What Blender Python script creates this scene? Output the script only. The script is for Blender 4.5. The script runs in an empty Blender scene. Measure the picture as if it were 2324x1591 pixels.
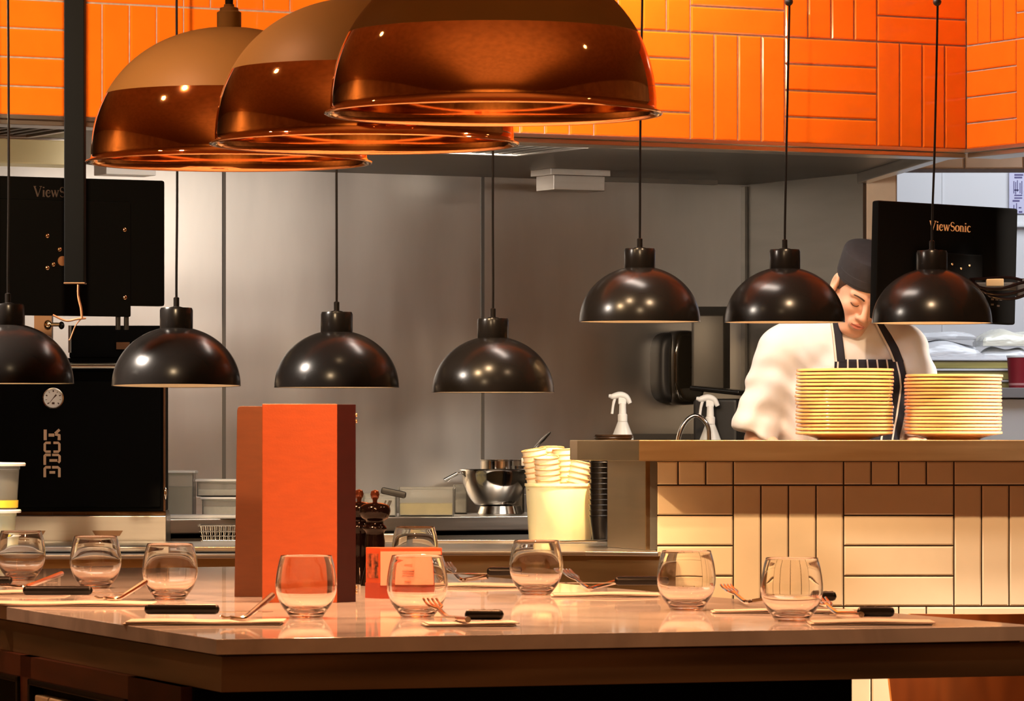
import bpy, bmesh, math, random
import numpy as np
from mathutils import Vector, Matrix, Euler
random.seed(7)
C = bpy.context.scene.collection
PI = math.pi
S = bpy.context.scene
R = math.radians

# ------------------------------------------------------------------ camera
EYE = 1.214
F = 10000.0            # focal length in pixels of the 2324-wide frame
cam = bpy.data.cameras.new('camera'); cam_o = bpy.data.objects.new('camera', cam); C.objects.link(cam_o)
cam.sensor_width = 36; cam.lens = 36 * F / 2324
cam_o.location = (0, 0, EYE); cam_o.rotation_euler = (PI / 2, 0, 0)
cam.shift_y = (990 - 795.5) / 2324
cam.clip_start = 0.1; cam.clip_end = 60
cam.dof.use_dof = True; cam.dof.focus_distance = 11.6; cam.dof.aperture_fstop = 52
S.camera = cam_o

def W(px, py, d):
    """the point seen at photo pixel (px, py) at distance d along the view axis"""
    return Vector(((px - 1162) / F * d, d, EYE + (990 - py) / F * d))

# ------------------------------------------------------------------ world, exposure
w = bpy.data.worlds.new('world'); S.world = w; w.use_nodes = True
w.node_tree.nodes['Background'].inputs[0].default_value = (1.0, 0.62, 0.38, 1)
w.node_tree.nodes['Background'].inputs[1].default_value = 0.03
S.view_settings.view_transform = 'Standard'; S.view_settings.look = 'None'
S.view_settings.gamma = 1; S.view_settings.exposure = 0.0; S.view_settings.use_curve_mapping = False
S.cycles.max_bounces = 12; S.cycles.transmission_bounces = 12; S.cycles.glossy_bounces = 6
S.cycles.sample_clamp_indirect = 6; S.cycles.caustics_reflective = True; S.cycles.caustics_refractive = True
S.cycles.blur_glossy = 0.5

# ------------------------------------------------------------------ room lights and added fill lights
WARM = (1.0, 0.62, 0.32); NEUT = (1.0, 0.86, 0.72); COOL = (0.86, 0.92, 1.0)
def area(name, loc, target, sx, sy, e, col, spread=180):
    l = bpy.data.lights.new(name, 'AREA'); l.shape = 'RECTANGLE'; l.size = sx; l.size_y = sy; l.energy = e; l.color = col
    l.spread = R(spread)
    o = bpy.data.objects.new(name, l); C.objects.link(o); o.location = loc
    o.rotation_euler = (Vector(target) - Vector(loc)).to_track_quat('-Z', 'Y').to_euler(); return o
def spot(name, loc, target, e, col, deg, blend=0.5, size=0.03):
    l = bpy.data.lights.new(name, 'SPOT'); l.energy = e; l.color = col; l.spot_size = R(deg); l.spot_blend = blend; l.shadow_soft_size = size
    o = bpy.data.objects.new(name, l); C.objects.link(o); o.location = loc
    o.rotation_euler = (Vector(target) - Vector(loc)).to_track_quat('-Z', 'Y').to_euler(); return o
def point(name, loc, e, col, size=0.03):
    l = bpy.data.lights.new(name, 'POINT'); l.energy = e; l.color = col; l.shadow_soft_size = size
    o = bpy.data.objects.new(name, l); C.objects.link(o); o.location = loc; return o
CEIL = 3.05
# kitchen light under the hood, back preparation room, ceiling panels over the pass
area('hood_light', (-0.35, 12.55, 2.0), (-0.1, 14.2, 1.25), 1.6, 0.16, 6, NEUT)
area('hood_light', (0.42, 12.75, 2.0), (0.25, 14.8, 1.3), 0.9, 0.14, 8, NEUT)
area('back_room_light', (2.1, 15.2, 2.55), (1.8, 16.5, 1.2), 1.2, 0.9, 22, COOL)
area('ceiling_panel_light', (-2.6, 10.9, 2.95), (-1.2, 11.2, 1.5), 0.5, 0.4, 110, NEUT, 75)
area('ceiling_panel_light', (3.0, 11.4, 2.95), (1.2, 11.8, 1.5), 0.5, 0.3, 80, NEUT, 75)
area('cook_fill', (0.25, 11.95, 3.0), (1.0, 12.7, 1.2), 0.7, 0.3, 38, (1.0, 0.84, 0.72))  # unseen soft light added to brighten the cook from the left
# unseen warm fills added to brighten ceiling and walls mirrored in copper and steel
area('ceiling_fill', (0.2, 3.0, 2.25), (0.2, 3.0, 3.0), 3.6, 5.0, 60, (1.0, 0.60, 0.32))
area('side_wall_fill', (-5.2, 9, 2.9), (-6, 9, 1.2), 0.4, 7.0, 150, (1.0, 0.62, 0.30))
area('front_wall_fill', (0, -2.2, 2.9), (0, -4, 1.2), 5.0, 0.4, 130, (1.0, 0.62, 0.28))
# track spots washing the tiled hood and the tiled pass
spot('wall_wash_spot', (-0.9, 9.0, 2.5), (-0.95, 11.8, 2.10), 400, (1.0, 0.70, 0.40), 50, 0.9)
spot('wall_wash_spot', (0.30, 9.4, 2.6), (0.15, 12.3, 2.10), 190, (1.0, 0.68, 0.38), 38, 0.9)
spot('wall_wash_spot', (1.3, 10.6, 2.9), (1.3, 12.8, 2.2), 5, (1.0, 0.64, 0.36), 60, 0.9)
spot('pass_spot', (0.95, 10.35, 2.95), (0.95, 12.15, 0.85), 290, (1.0, 0.66, 0.38), 55, 0.8)
spot('pass_spot', (-0.3, 10.6, 2.95), (-0.1, 12.8, 0.95), 240, (1.0, 0.66, 0.36), 40, 0.6)
spot('bucket_fill', (0.46, 12.75, 2.0), (0.15, 13.22, 1.02), 420, (1.0, 0.60, 0.25), 26, 0.9)  # added fill under the hood, makes the bucket glow
spot('shelf_fill', (-0.9, 10.6, 2.6), (0.35, 12.1, 1.05), 220, (1.0, 0.66, 0.34), 30, 0.8)  # added fill to warm the left end of the pass shelf
spot('tub_fill', (-1.15, 11.95, 2.0), (-1.45, 12.35, 1.0), 130, (1.0, 0.66, 0.34), 22, 0.7)  # added fill aimed at the lower tub, no fitting here
# dining-room downlights (their small bright discs are what the copper mirrors)
DOWNLIGHTS = [(-1.3, 2.2), (0.35, 2.6), (1.5, 3.4), (2.6, 4.6), (-2.6, 4.2), (2.0, 6.0), (-1.9, 7.0), (1.5, 8.4), (0.9, 0.4), (-0.9, -0.6)]
for x, y in DOWNLIGHTS:
    spot('downlight_beam', (x, y, CEIL - 0.06), (x, y, 0), 45, (1.0, 0.64, 0.34), 120, 0.6, 0.04)
spot('table_fill', (-1.25, 7.0, 2.95), (-0.55, 7.4, 0.94), 130, (1.0, 0.44, 0.22), 60, 0.8)  # added orange fills, here and below, to brighten the stone top
spot('table_fill', (0.95, 7.6, 2.95), (0.25, 7.2, 0.94), 165, (1.0, 0.44, 0.22), 60, 0.8)

# ------------------------------------------------------------------ materials
MATS = {}
def mat(name, col=(0.5, 0.5, 0.5), rough=0.5, metal=0.0, **kw):
    if name in MATS: return MATS[name]
    m = bpy.data.materials.new(name); m.use_nodes = True; nt = m.node_tree; N = nt.nodes; L = nt.links
    b = N['Principled BSDF']
    b.inputs['Base Color'].default_value = (*col, 1); b.inputs['Roughness'].default_value = rough; b.inputs['Metallic'].default_value = metal
    if 'ior' in kw: b.inputs['IOR'].default_value = kw['ior']
    if 'trans' in kw: b.inputs['Transmission Weight'].default_value = kw['trans']
    if 'coat' in kw: b.inputs['Coat Weight'].default_value = kw['coat']; b.inputs['Coat Roughness'].default_value = kw.get('coatr', 0.05)
    if 'sss' in kw: b.inputs['Subsurface Weight'].default_value = kw['sss']; b.inputs['Subsurface Radius'].default_value = (0.02, 0.012, 0.008); b.inputs['Subsurface Scale'].default_value = kw.get('sscale', 1.0)
    if 'spec' in kw: b.inputs['Specular IOR Level'].default_value = kw['spec']
    if 'sheen' in kw: b.inputs['Sheen Weight'].default_value = kw['sheen']
    if 'emit' in kw: b.inputs['Emission Color'].default_value = (*kw['emit'], 1); b.inputs['Emission Strength'].default_value = kw['es']
    tc = N.new('ShaderNodeTexCoord')
    if kw.get('var') or kw.get('grain'):
        # gentle own-colour variation, optionally stretched into a grain
        mp = N.new('ShaderNodeMapping'); mp.inputs['Scale'].default_value = kw.get('vscale', (6, 6, 6)); L.new(tc.outputs['Object'], mp.inputs[0])
        nz = N.new('ShaderNodeTexNoise'); nz.inputs['Scale'].default_value = 1; nz.inputs['Detail'].default_value = kw.get('det', 4)
        nz.inputs['Distortion'].default_value = kw.get('dist', 0.0)
        L.new(mp.outputs[0], nz.inputs['Vector'])
        r = N.new('ShaderNodeValToRGB'); v = kw.get('var', 0.15)
        c2 = kw.get('col2')
        r.color_ramp.elements[0].position = 0.3; r.color_ramp.elements[1].position = 0.7
        r.color_ramp.elements[0].color = (*[c * (1 - v) for c in (c2 or col)], 1); r.color_ramp.elements[1].color = (*[min(1, c * (1 + v)) for c in col], 1)
        L.new(nz.outputs[0], r.inputs[0]); L.new(r.outputs[0], b.inputs['Base Color'])
        if kw.get('rvar'):
            mr = N.new('ShaderNodeMapRange'); mr.inputs['To Min'].default_value = rough - kw['rvar']; mr.inputs['To Max'].default_value = rough + kw['rvar']
            L.new(nz.outputs[0], mr.inputs['Value']); L.new(mr.outputs[0], b.inputs['Roughness'])
    if kw.get('bump'):
        mp2 = N.new('ShaderNodeMapping'); mp2.inputs['Scale'].default_value = kw.get('bscale', (40, 40, 40)); L.new(tc.outputs['Object'], mp2.inputs[0])
        n2 = N.new('ShaderNodeTexNoise'); n2.inputs['Scale'].default_value = 1; n2.inputs['Detail'].default_value = 2; L.new(mp2.outputs[0], n2.inputs['Vector'])
        bp = N.new('ShaderNodeBump'); bp.inputs['Strength'].default_value = kw['bump']; bp.inputs['Distance'].default_value = kw.get('bdist', 0.01)
        L.new(n2.outputs[0], bp.inputs['Height']); L.new(bp.outputs[0], b.inputs['Normal'])
    MATS[name] = m; return m
def wood(name, c1, c2, rough=0.4, scale=(1.2, 10, 14), coat=0.2):
    if name in MATS: return MATS[name]
    m = mat(name, c1, rough, coat=coat); nt = m.node_tree; N = nt.nodes; L = nt.links; b = N['Principled BSDF']
    tc = N.new('ShaderNodeTexCoord'); mp = N.new('ShaderNodeMapping'); mp.inputs['Scale'].default_value = scale
    L.new(tc.outputs['Object'], mp.inputs[0])
    nz = N.new('ShaderNodeTexNoise'); nz.inputs['Scale'].default_value = 1.0; nz.inputs['Detail'].default_value = 2; L.new(mp.outputs[0], nz.inputs['Vector'])
    mu = N.new('ShaderNodeMath'); mu.operation = 'MULTIPLY'; mu.inputs[1].default_value = 26; L.new(nz.outputs[0], mu.inputs[0])
    sn = N.new('ShaderNodeMath'); sn.operation = 'SINE'; L.new(mu.outputs[0], sn.inputs[0])
    r = N.new('ShaderNodeValToRGB'); r.color_ramp.elements[0].color = (*c2, 1); r.color_ramp.elements[1].color = (*c1, 1)
    mr = N.new('ShaderNodeMapRange'); mr.inputs['From Min'].default_value = -1; L.new(sn.outputs[0], mr.inputs['Value'])
    L.new(mr.outputs[0], r.inputs[0]); L.new(r.outputs[0], b.inputs['Base Color']); return m

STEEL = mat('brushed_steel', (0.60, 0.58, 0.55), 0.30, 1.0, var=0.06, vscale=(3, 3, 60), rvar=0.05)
STEELWARM = mat('warm_tinted_steel_front', (0.55, 0.40, 0.22), 0.32, 1.0, var=0.06, vscale=(3, 3, 40), rvar=0.05)  # steel tinted gold, carrying the warm room reflection in its colour
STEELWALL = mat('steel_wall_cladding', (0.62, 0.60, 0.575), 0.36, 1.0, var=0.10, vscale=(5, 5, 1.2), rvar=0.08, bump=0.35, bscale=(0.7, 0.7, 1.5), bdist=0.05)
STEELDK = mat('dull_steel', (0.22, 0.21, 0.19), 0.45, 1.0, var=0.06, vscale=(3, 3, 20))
CHROME = mat('polished_steel', (0.75, 0.74, 0.72), 0.10, 1.0)
COPPER = mat('polished_copper', (0.95, 0.48, 0.20), 0.045, 1.0, var=0.01, vscale=(4, 4, 4), bump=0.03, bscale=(5, 5, 7), bdist=0.012)
GOLDPAINT = mat('matte_gold_lacquer', (0.30, 0.205, 0.07), 0.5, 0.0, var=0.03, spec=0.3)
BLACKSATIN = mat('satin_black_enamel', (0.006, 0.005, 0.0045), 0.24, 0.0, var=0.1, coat=0.0, spec=0.17)
BLACKMATTE = mat('matte_black_plastic', (0.010, 0.009, 0.009), 0.5, var=0.15)
BLACKDEEP = mat('black_powder_coat', (0.0015, 0.0015, 0.0015), 0.6, var=0.1, spec=0.05)
WHITEIN = mat('white_enamel_inside', (0.85, 0.80, 0.72), 0.45, var=0.03)
ORANGE = mat('orange_glazed_tile', (0.95, 0.188, 0.010), 0.10, var=0.05, vscale=(9, 9, 9), coat=0.3, coatr=0.04, bump=0.08, bscale=(9, 9, 9))
GROUTG = mat('grey_grout', (0.42, 0.36, 0.33), 0.9, var=0.15, vscale=(60, 60, 60))
CREAM = mat('cream_glazed_tile', (0.78, 0.62, 0.42), 0.16, var=0.04, vscale=(8, 8, 8), coat=0.2, coatr=0.06, bump=0.08, bscale=(9, 9, 9))
GROUTD = mat('dark_grout', (0.055, 0.035, 0.02), 0.9, var=0.2, vscale=(60, 60, 60))
WHITETILE = mat('white_wall_board', (0.78, 0.78, 0.80), 0.35, var=0.02, vscale=(3, 3, 3))
WHITEPL = mat('white_plastic', (0.82, 0.83, 0.84), 0.35, var=0.02, sss=0.1)
MARBLE = mat('polished_pale_stone', (0.68, 0.65, 0.66), 0.045, var=0.10, vscale=(5, 5, 5), col2=(0.54, 0.51, 0.52), dist=1.2, spec=0.36)
GLASS = mat('clear_glass', (1, 0.985, 0.96), 0.0, trans=1.0, ior=1.47)
PAPER = mat('white_paper_napkin', (0.56, 0.47, 0.41), 0.75, var=0.03, vscale=(40, 40, 40), bump=0.3, bscale=(60, 60, 60), bdist=0.002)
FLOORM = wood('dark_floorboards', (0.16, 0.08, 0.04), (0.10, 0.05, 0.025), 0.35, (1.5, 12, 12))
CEILM = mat('dark_brown_ceiling', (0.42, 0.215, 0.085), 0.7, var=0.15)
WALLM = mat('warm_brown_plaster', (0.50, 0.31, 0.15), 0.7, var=0.2, vscale=(1.5, 1.5, 1.5))
WOODT = wood('oiled_walnut_edge', (0.165, 0.105, 0.058), (0.060, 0.036, 0.018), 0.42, (0.8, 0.8, 11), 0.1)
WOODM = wood('red_brown_panel', (0.10, 0.022, 0.010), (0.07, 0.014, 0.007), 0.35, (2, 2, 10), 0.2)
CHAIRW = wood('moulded_plywood', (0.20, 0.065, 0.016), (0.13, 0.040, 0.010), 0.35, (14, 14, 1.6), 0.3)
CHAIREDGE = mat('plywood_edge', (0.75, 0.42, 0.12), 0.5, var=0.1)

# ------------------------------------------------------------------ mesh helpers
class MB:
    def __init__(s): s.bm = bmesh.new(); s.mi = 0; s.flat = False
    def _t(s, vs, M):
        if M is not None:
            for v in vs: v.co = M @ v.co
    def box(s, x0, x1, y0, y1, z0, z1, M=None, bev=0.0):
        if x0 > x1: x0, x1 = x1, x0
        if y0 > y1: y0, y1 = y1, y0
        if z0 > z1: z0, z1 = z1, z0
        b = bmesh.new()
        vs = [b.verts.new((x, y, z)) for z in (z0, z1) for y in (y0, y1) for x in (x0, x1)]
        for f in ((0, 2, 3, 1), (4, 5, 7, 6), (0, 1, 5, 4), (2, 6, 7, 3), (0, 4, 6, 2), (1, 3, 7, 5)): b.faces.new([vs[i] for i in f])
        if bev: s.flat = True; bmesh.ops.bevel(b, geom=b.edges[:], offset=bev, segments=2, profile=0.5, affect='EDGES')
        s.merge(b, M); return s
    def merge(s, b, M=None):
        mp = {}
        for v in b.verts: mp[v] = s.bm.verts.new(M @ v.co if M is not None else v.co)
        for f in b.faces:
            try: nf = s.bm.faces.new([mp[v] for v in f.verts]); nf.material_index = s.mi
            except ValueError: pass
        b.free()
    def lathe(s, prof, seg=48, M=None, sy=1.0, wob=None):
        rings = []
        for r, z in prof:
            if r < 1e-6: rings.append([s.bm.verts.new((0, 0, z))])
            else:
                rings.append([s.bm.verts.new((r * math.cos(a), r * math.sin(a) * sy, z)) for a in (2 * PI * i / seg for i in range(seg))])
        for a, b in zip(rings, rings[1:]):
            for i in range(seg):
                j = (i + 1) % seg
                if len(a) == 1 and len(b) == 1: continue
                if len(a) == 1: vs = [a[0], b[j], b[i]]
                elif len(b) == 1: vs = [a[i], a[j], b[0]]
                else: vs = [a[i], a[j], b[j], b[i]]
                f = s.bm.faces.new(vs); f.material_index = s.mi
        if M is not None:
            for ring in rings: s._t(ring, M)
        return s
    def tube(s, pts, r, seg=8, M=None, cap=True):
        pts = [Vector(p) for p in pts]; n = len(pts); rr = r if isinstance(r, (list, tuple)) else [r] * n
        rings = []; up = None
        for i, p in enumerate(pts):
            t = (pts[min(i + 1, n - 1)] - pts[max(i - 1, 0)]).normalized()
            if up is None:
                up = Vector((0, 0, 1)) if abs(t.z) < 0.9 else Vector((1, 0, 0))
            a = t.cross(up).normalized(); up = a.cross(t).normalized()
            rings.append([s.bm.verts.new(p + (a * math.cos(q) + up * math.sin(q)) * rr[i]) for q in (2 * PI * k / seg for k in range(seg))])
        for a, b in zip(rings, rings[1:]):
            for k in range(seg):
                f = s.bm.faces.new([a[k], b[k], b[(k + 1) % seg], a[(k + 1) % seg]]); f.material_index = s.mi
        if cap:
            f = s.bm.faces.new(rings[0]); f.material_index = s.mi
            f = s.bm.faces.new(rings[-1][::-1]); f.material_index = s.mi
        if M is not None:
            for ring in rings: s._t(ring, M)
        return s
    def ribbon(s, pts, wd, z=0.0, th=0.001, M=None):
        """flat stroke in the local x-z plane, facing -y"""
        pts = [Vector((p[0], 0, p[1])) for p in pts]; n = len(pts)
        ww = wd if isinstance(wd, (list, tuple)) else [wd] * n
        q = []
        for i, p in enumerate(pts):
            t = (pts[min(i + 1, n - 1)] - pts[max(i - 1, 0)]).normalized(); a = Vector((-t.z, 0, t.x)) * ww[i] / 2
            q.append([p + a, p - a])
        vs = []
        for a, b in q:
            vs.append([s.bm.verts.new(v) for v in (a + Vector((0, -th, 0)), b + Vector((0, -th, 0)), b, a)])
        for a, b in zip(vs, vs[1:]):
            for k in range(4): s.bm.faces.new([a[k], a[(k + 1) % 4], b[(k + 1) % 4], b[k]])
        s.bm.faces.new(vs[0][::-1]); s.bm.faces.new(vs[-1])
        if M is not None:
            for r_ in vs: s._t(r_, M)
        return s
    def prism(s, poly, z0, z1, M=None, bev=0.0):
        b = bmesh.new()
        lo = [b.verts.new((x, y, z0)) for x, y in poly]; hi = [b.verts.new((x, y, z1)) for x, y in poly]
        n = len(poly)
        b.faces.new(lo[::-1]); b.faces.new(hi)
        for i in range(n): b.faces.new([lo[i], lo[(i + 1) % n], hi[(i + 1) % n], hi[i]])
        bmesh.ops.recalc_face_normals(b, faces=b.faces[:])
        if bev: s.flat = True; bmesh.ops.bevel(b, geom=b.edges[:], offset=bev, segments=2, profile=0.5, affect='EDGES')
        s.merge(b, M); return s
    def ball(s, c, r, M=None, seg=20):
        rx, ry, rz = r if isinstance(r, (tuple, list)) else (r, r, r)
        T = Matrix.Translation(c) @ Matrix.Diagonal((rx, ry, rz, 1))
        if M is not None: T = M @ T
        k = seg // 2
        return s.lathe([(math.sin(PI * i / k), -math.cos(PI * i / k)) for i in range(k + 1)], seg, T)
    def build(s, name, m, parent=None, smooth=True, ang=38, loc=None):
        me = bpy.data.meshes.new(name); bmesh.ops.remove_doubles(s.bm, verts=s.bm.verts[:], dist=1e-6)
        bmesh.ops.recalc_face_normals(s.bm, faces=s.bm.faces[:])
        s.bm.to_mesh(me); s.bm.free()
        for x in (m if isinstance(m, (list, tuple)) else [m]): me.materials.append(x)
        if smooth:
            me.polygons.foreach_set('use_smooth', [True] * len(me.polygons)); me.set_sharp_from_angle(angle=R(ang))
        o = bpy.data.objects.new(name, me); C.objects.link(o)
        if s.flat and smooth: wn = o.modifiers.new('weighted_normals', 'WEIGHTED_NORMAL'); wn.weight = 100; wn.keep_sharp = True
        if parent is not None: o.parent = parent
        if loc is not None: o.location = loc
        return o
def tag(o, label, cat, group=None):
    o['label'] = label; o['category'] = cat
    if group: o['group'] = group
    return o
def thing(name, label, cat, loc=(0, 0, 0), rz=0.0, group=None, rot=None):
    o = bpy.data.objects.new(name, None); C.objects.link(o); o.empty_display_size = 0.05
    o.location = loc; o.rotation_euler = rot or (0, 0, rz)
    return tag(o, label, cat, group)
def struct(o): o['kind'] = 'structure'; return o
def clone(root, loc, label, rz=None, rot=None, scale=None, group=None):
    r = root.copy(); C.objects.link(r); r.location = loc; r['label'] = label
    if rz is not None: r.rotation_euler = (0, 0, rz)
    if rot is not None: r.rotation_euler = rot
    if scale is not None: r.scale = (scale,) * 3
    if group: r['group'] = group
    for ch in kids(root):
        c = ch.copy(); C.objects.link(c); c.parent = r
        for g in kids(ch):
            d = g.copy(); C.objects.link(d); d.parent = c
    return r
def kids(o): return [x for x in C.objects if x.parent == o]
def ROT(a, loc=(0, 0, 0)): return Matrix.Translation(loc) @ Matrix.Rotation(a, 4, 'Z')

def smooth_path(pts, n=8):
    pts = [Vector(p) for p in pts]; out = []
    for i in range(len(pts) - 1):
        p0 = pts[max(i - 1, 0)]; p1 = pts[i]; p2 = pts[i + 1]; p3 = pts[min(i + 2, len(pts) - 1)]
        for k in range(n):
            t = k / n
            out.append(0.5 * ((2 * p1) + (p2 - p0) * t + (2 * p0 - 5 * p1 + 4 * p2 - p3) * t * t + (3 * p1 - p0 - 3 * p2 + p3) * t ** 3))
    out.append(pts[-1]); return out

# ------------------------------------------------------------------ tiles laid in a basket weave of four-tile squares
GAP = 0.0025
def tile_face(mb, x0, x1, z0, z1, dep=0.006, ch=0.0035):
    g = GAP
    x0 += g; x1 -= g; z0 += g; z1 -= g
    if x1 - x0 < 0.006 or z1 - z0 < 0.006: return
    ch = min(ch, (x1 - x0) / 3, (z1 - z0) / 3)
    A = [(x0, 0, z0), (x1, 0, z0), (x1, 0, z1), (x0, 0, z1)]
    B = [(x0, -dep * .6, z0), (x1, -dep * .6, z0), (x1, -dep * .6, z1), (x0, -dep * .6, z1)]
    D = [(x0 + ch, -dep, z0 + ch), (x1 - ch, -dep, z0 + ch), (x1 - ch, -dep, z1 - ch), (x0 + ch, -dep, z1 - ch)]
    a, b, d = ([mb.bm.verts.new(p) for p in q] for q in (A, B, D))
    for k in range(4):
        j = (k + 1) % 4
        mb.bm.faces.new([a[k], a[j], b[j], b[k]]).material_index = mb.mi
        mb.bm.faces.new([b[k], b[j], d[j], d[k]]).material_index = mb.mi
    mb.bm.faces.new(d).material_index = mb.mi
def weave(mb, ox, oz, W_, H_, xa, xb, za, zb, par):
    for i in range(math.floor((xa - ox) / W_) - 1, math.ceil((xb - ox) / W_) + 1):
        for j in range(math.floor((za - oz) / H_) - 1, math.ceil((zb - oz) / H_) + 1):
            for k in range(4):
                if (i + j + par) % 2 == 0: r_ = (ox + i * W_ + k * W_ / 4, ox + i * W_ + (k + 1) * W_ / 4, oz + j * H_, oz + (j + 1) * H_)
                else: r_ = (ox + i * W_, ox + (i + 1) * W_, oz + j * H_ + k * H_ / 4, oz + j * H_ + (k + 1) * H_ / 4)
                x0, x1, z0, z1 = max(r_[0], xa), min(r_[1], xb), max(r_[2], za), min(r_[3], zb)
                if x1 > x0 and z1 > z0: tile_face(mb, x0, x1, z0, z1)

# ================================================================== THE SETTING
TH = math.atan(0.53)                       # the kitchen line runs away to the right at this angle
HC = Vector((1.33, 12.9, 0))               # inner corner of the tiled hood
mb = MB(); mb.box(-6, 6, -4, 18.5, -0.06, 0); struct(mb.build('floor', FLOORM))
mb = MB(); mb.box(-6, 6, -4, 18.5, CEIL, CEIL + 0.06); struct(mb.build('ceiling', CEILM))
mb = MB(); mb.box(-6, 6, -4.1, -4.0, 0, CEIL); struct(mb.build('wall_front', WALLM))
mb = MB(); mb.box(-6.1, -6, -4, 18.5, 0, CEIL); struct(mb.build('wall_left', WALLM))
mb = MB(); mb.box(6, 6.1, -4, 18.5, 0, CEIL); struct(mb.build('wall_right', WALLM))

# tiled bulkhead over the kitchen
HB = EYE + 0.8385
mb = MB(); mb.mi = 1; mb.box(-3.7, 0.0, 0.0, 0.10, HB, CEIL)
mb.mi = 0; weave(mb, 0.0, HB, -0.312 * -1, 0.303, -3.7, -0.002, HB, CEIL, 1)
o = mb.build('wall_hood_front', [ORANGE, GROUTG], smooth=False); o.matrix_world = ROT(TH, HC); struct(o)
mb = MB(); mb.mi = 1; mb.box(0.0, 3.2, 0.0, 0.10, HB, CEIL)
mb.mi = 0; weave(mb, 0.0, HB, 0.262, 0.303, 0.006, 3.2, HB, CEIL, 1)
o = mb.build('wall_hood_return', [ORANGE, GROUTG], smooth=False); o.matrix_world = ROT(TH - PI / 2, HC); struct(o)
# steel lips below the tiles
mb = MB(); mb.box(-3.7, 0.0, -0.012, 0.12, HB - 0.010, HB + 0.001, bev=0.002); mb.box(-3.7, 0.0, 0.004, 0.12, HB - 0.024, HB - 0.010, bev=0.002)
o = mb.build('trim_1', STEEL); o.matrix_world = ROT(TH, HC); struct(o)
mb = MB(); mb.box(0.0, 3.2, -0.012, 0.12, HB - 0.010, HB + 0.001, bev=0.002); mb.box(0, 3.2, 0.004, 0.12, HB - 0.024, HB - 0.010, bev=0.002)
o = mb.build('trim_2', STEEL); o.matrix_world = ROT(TH - PI / 2, HC); struct(o)

# back wall of steel sheets with flat cover strips at the joints
BWo = Vector((0.80, 15.2, 0))              # inside corner of the steel alcove
mb = MB(); mb.box(-4.2, 0, 0, 0.08, 0, EYE + 1.0)
for px in (-160, 508, 1095):
    u = (px - 1162) / F; y = (15.2 - 0.8 * 0.53) / (1 - 0.53 * u); x = u * y
    s_ = -(Vector((x, y, 0)) - BWo).length
    mb.mi = 1; mb.box(s_ - 0.006, s_ + 0.006, -0.003, 0, 0, EYE + 0.90)
o = mb.build('wall_back', [STEELWALL, mat('dull_joint_strip', (0.14, 0.13, 0.12), 0.5, 0.6)]); o.matrix_world = ROT(TH, BWo); struct(o)
# dark steel side of the alcove, coming forward to the right
end = Vector((1.155, 14.5, 0)); L_ = (end - BWo).length; A2 = math.atan2(end.y - BWo.y, end.x - BWo.x)
mb = MB(); mb.box(0, L_, 0, 0.06, 0, EYE + 0.9); mb.box(-0.02, 0.028, -0.012, 0, 0, EYE + 0.86, bev=0.002)
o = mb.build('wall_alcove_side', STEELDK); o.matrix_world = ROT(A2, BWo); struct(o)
# pale tiled wall end and lintel of the way to the back room
CR2 = mat('pale_cream_tile', (0.80, 0.66, 0.50), 0.2, var=0.05, vscale=(12, 12, 12), coat=0.2)
mb = MB(); mb.mi = 1; mb.box(1.162, 1.268, 14.51, 14.75, 0, EYE + 1.0); mb.mi = 0
M_ = Matrix.Translation((0, 14.51, 0))
t2 = MB()
for k in range(7): tile_face(t2, 1.164, 1.268, k * 0.31, (k + 1) * 0.31)
t2m = t2.bm; mb.merge(t2m, M_)
struct(mb.build('wall_column', [CR2, GROUTG], smooth=False))
mb = MB(); mb.mi = 1; mb.box(1.162, 4.0, 14.6, 14.8, EYE + 0.885, CEIL); mb.mi = 0
t2 = MB()
for k in range(-1, 14):
    for j in range(4): tile_face(t2, 1.30 + k * 0.198, 1.30 + (k + 1) * 0.198, EYE + 0.885 + j * 0.10, EYE + 0.985 + j * 0.10)
mb.merge(t2.bm, Matrix.Translation((0, 14.6, 0)))
struct(mb.build('wall_lintel', [CR2, GROUTG], smooth=False))
mb = MB(); mb.box(1.1, 5.9, 16.6, 16.7, 0, CEIL)
for x in (1.62, 1.95, 2.6): mb.box(x, x + 0.004, 16.597, 16.6, 0, CEIL)
mb.box(1.1, 5.9, 16.597, 16.6, EYE - 0.3, EYE - 0.296)
struct(mb.build('wall_white', WHITETILE))

# steel underside of the hood
mb = MB()
def wl(s, off=0.0): p = ROT(TH, HC) @ Vector((s, off, 0)); return (p.x, p.y)
def wb(s, off=0.0): p = ROT(TH, BWo) @ Vector((s, off, 0)); return (p.x, p.y)
HZ = EYE + 0.866
mb.prism([wl(-3.7, 0.09), wl(0.10, 0.09), (1.155, 14.5), wb(0), wb(-4.2)], HZ, HZ + 0.05)
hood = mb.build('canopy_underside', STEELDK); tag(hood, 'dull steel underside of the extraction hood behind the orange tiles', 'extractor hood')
# side rail on the hood's right edge
mb = MB()
p0 = Vector((*wl(0.05, 0.11), 0)); p1 = Vector((1.155, 14.5, 0)); ln = (p1 - p0).length
mb.box(0, ln, -0.02, 0.02, HZ - 0.034, HZ, bev=0.003)
o = mb.build('trim_3', STEEL); o.matrix_world = ROT(math.atan2(p1.y - p0.y, p1.x - p0.x), p0); struct(o)

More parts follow.
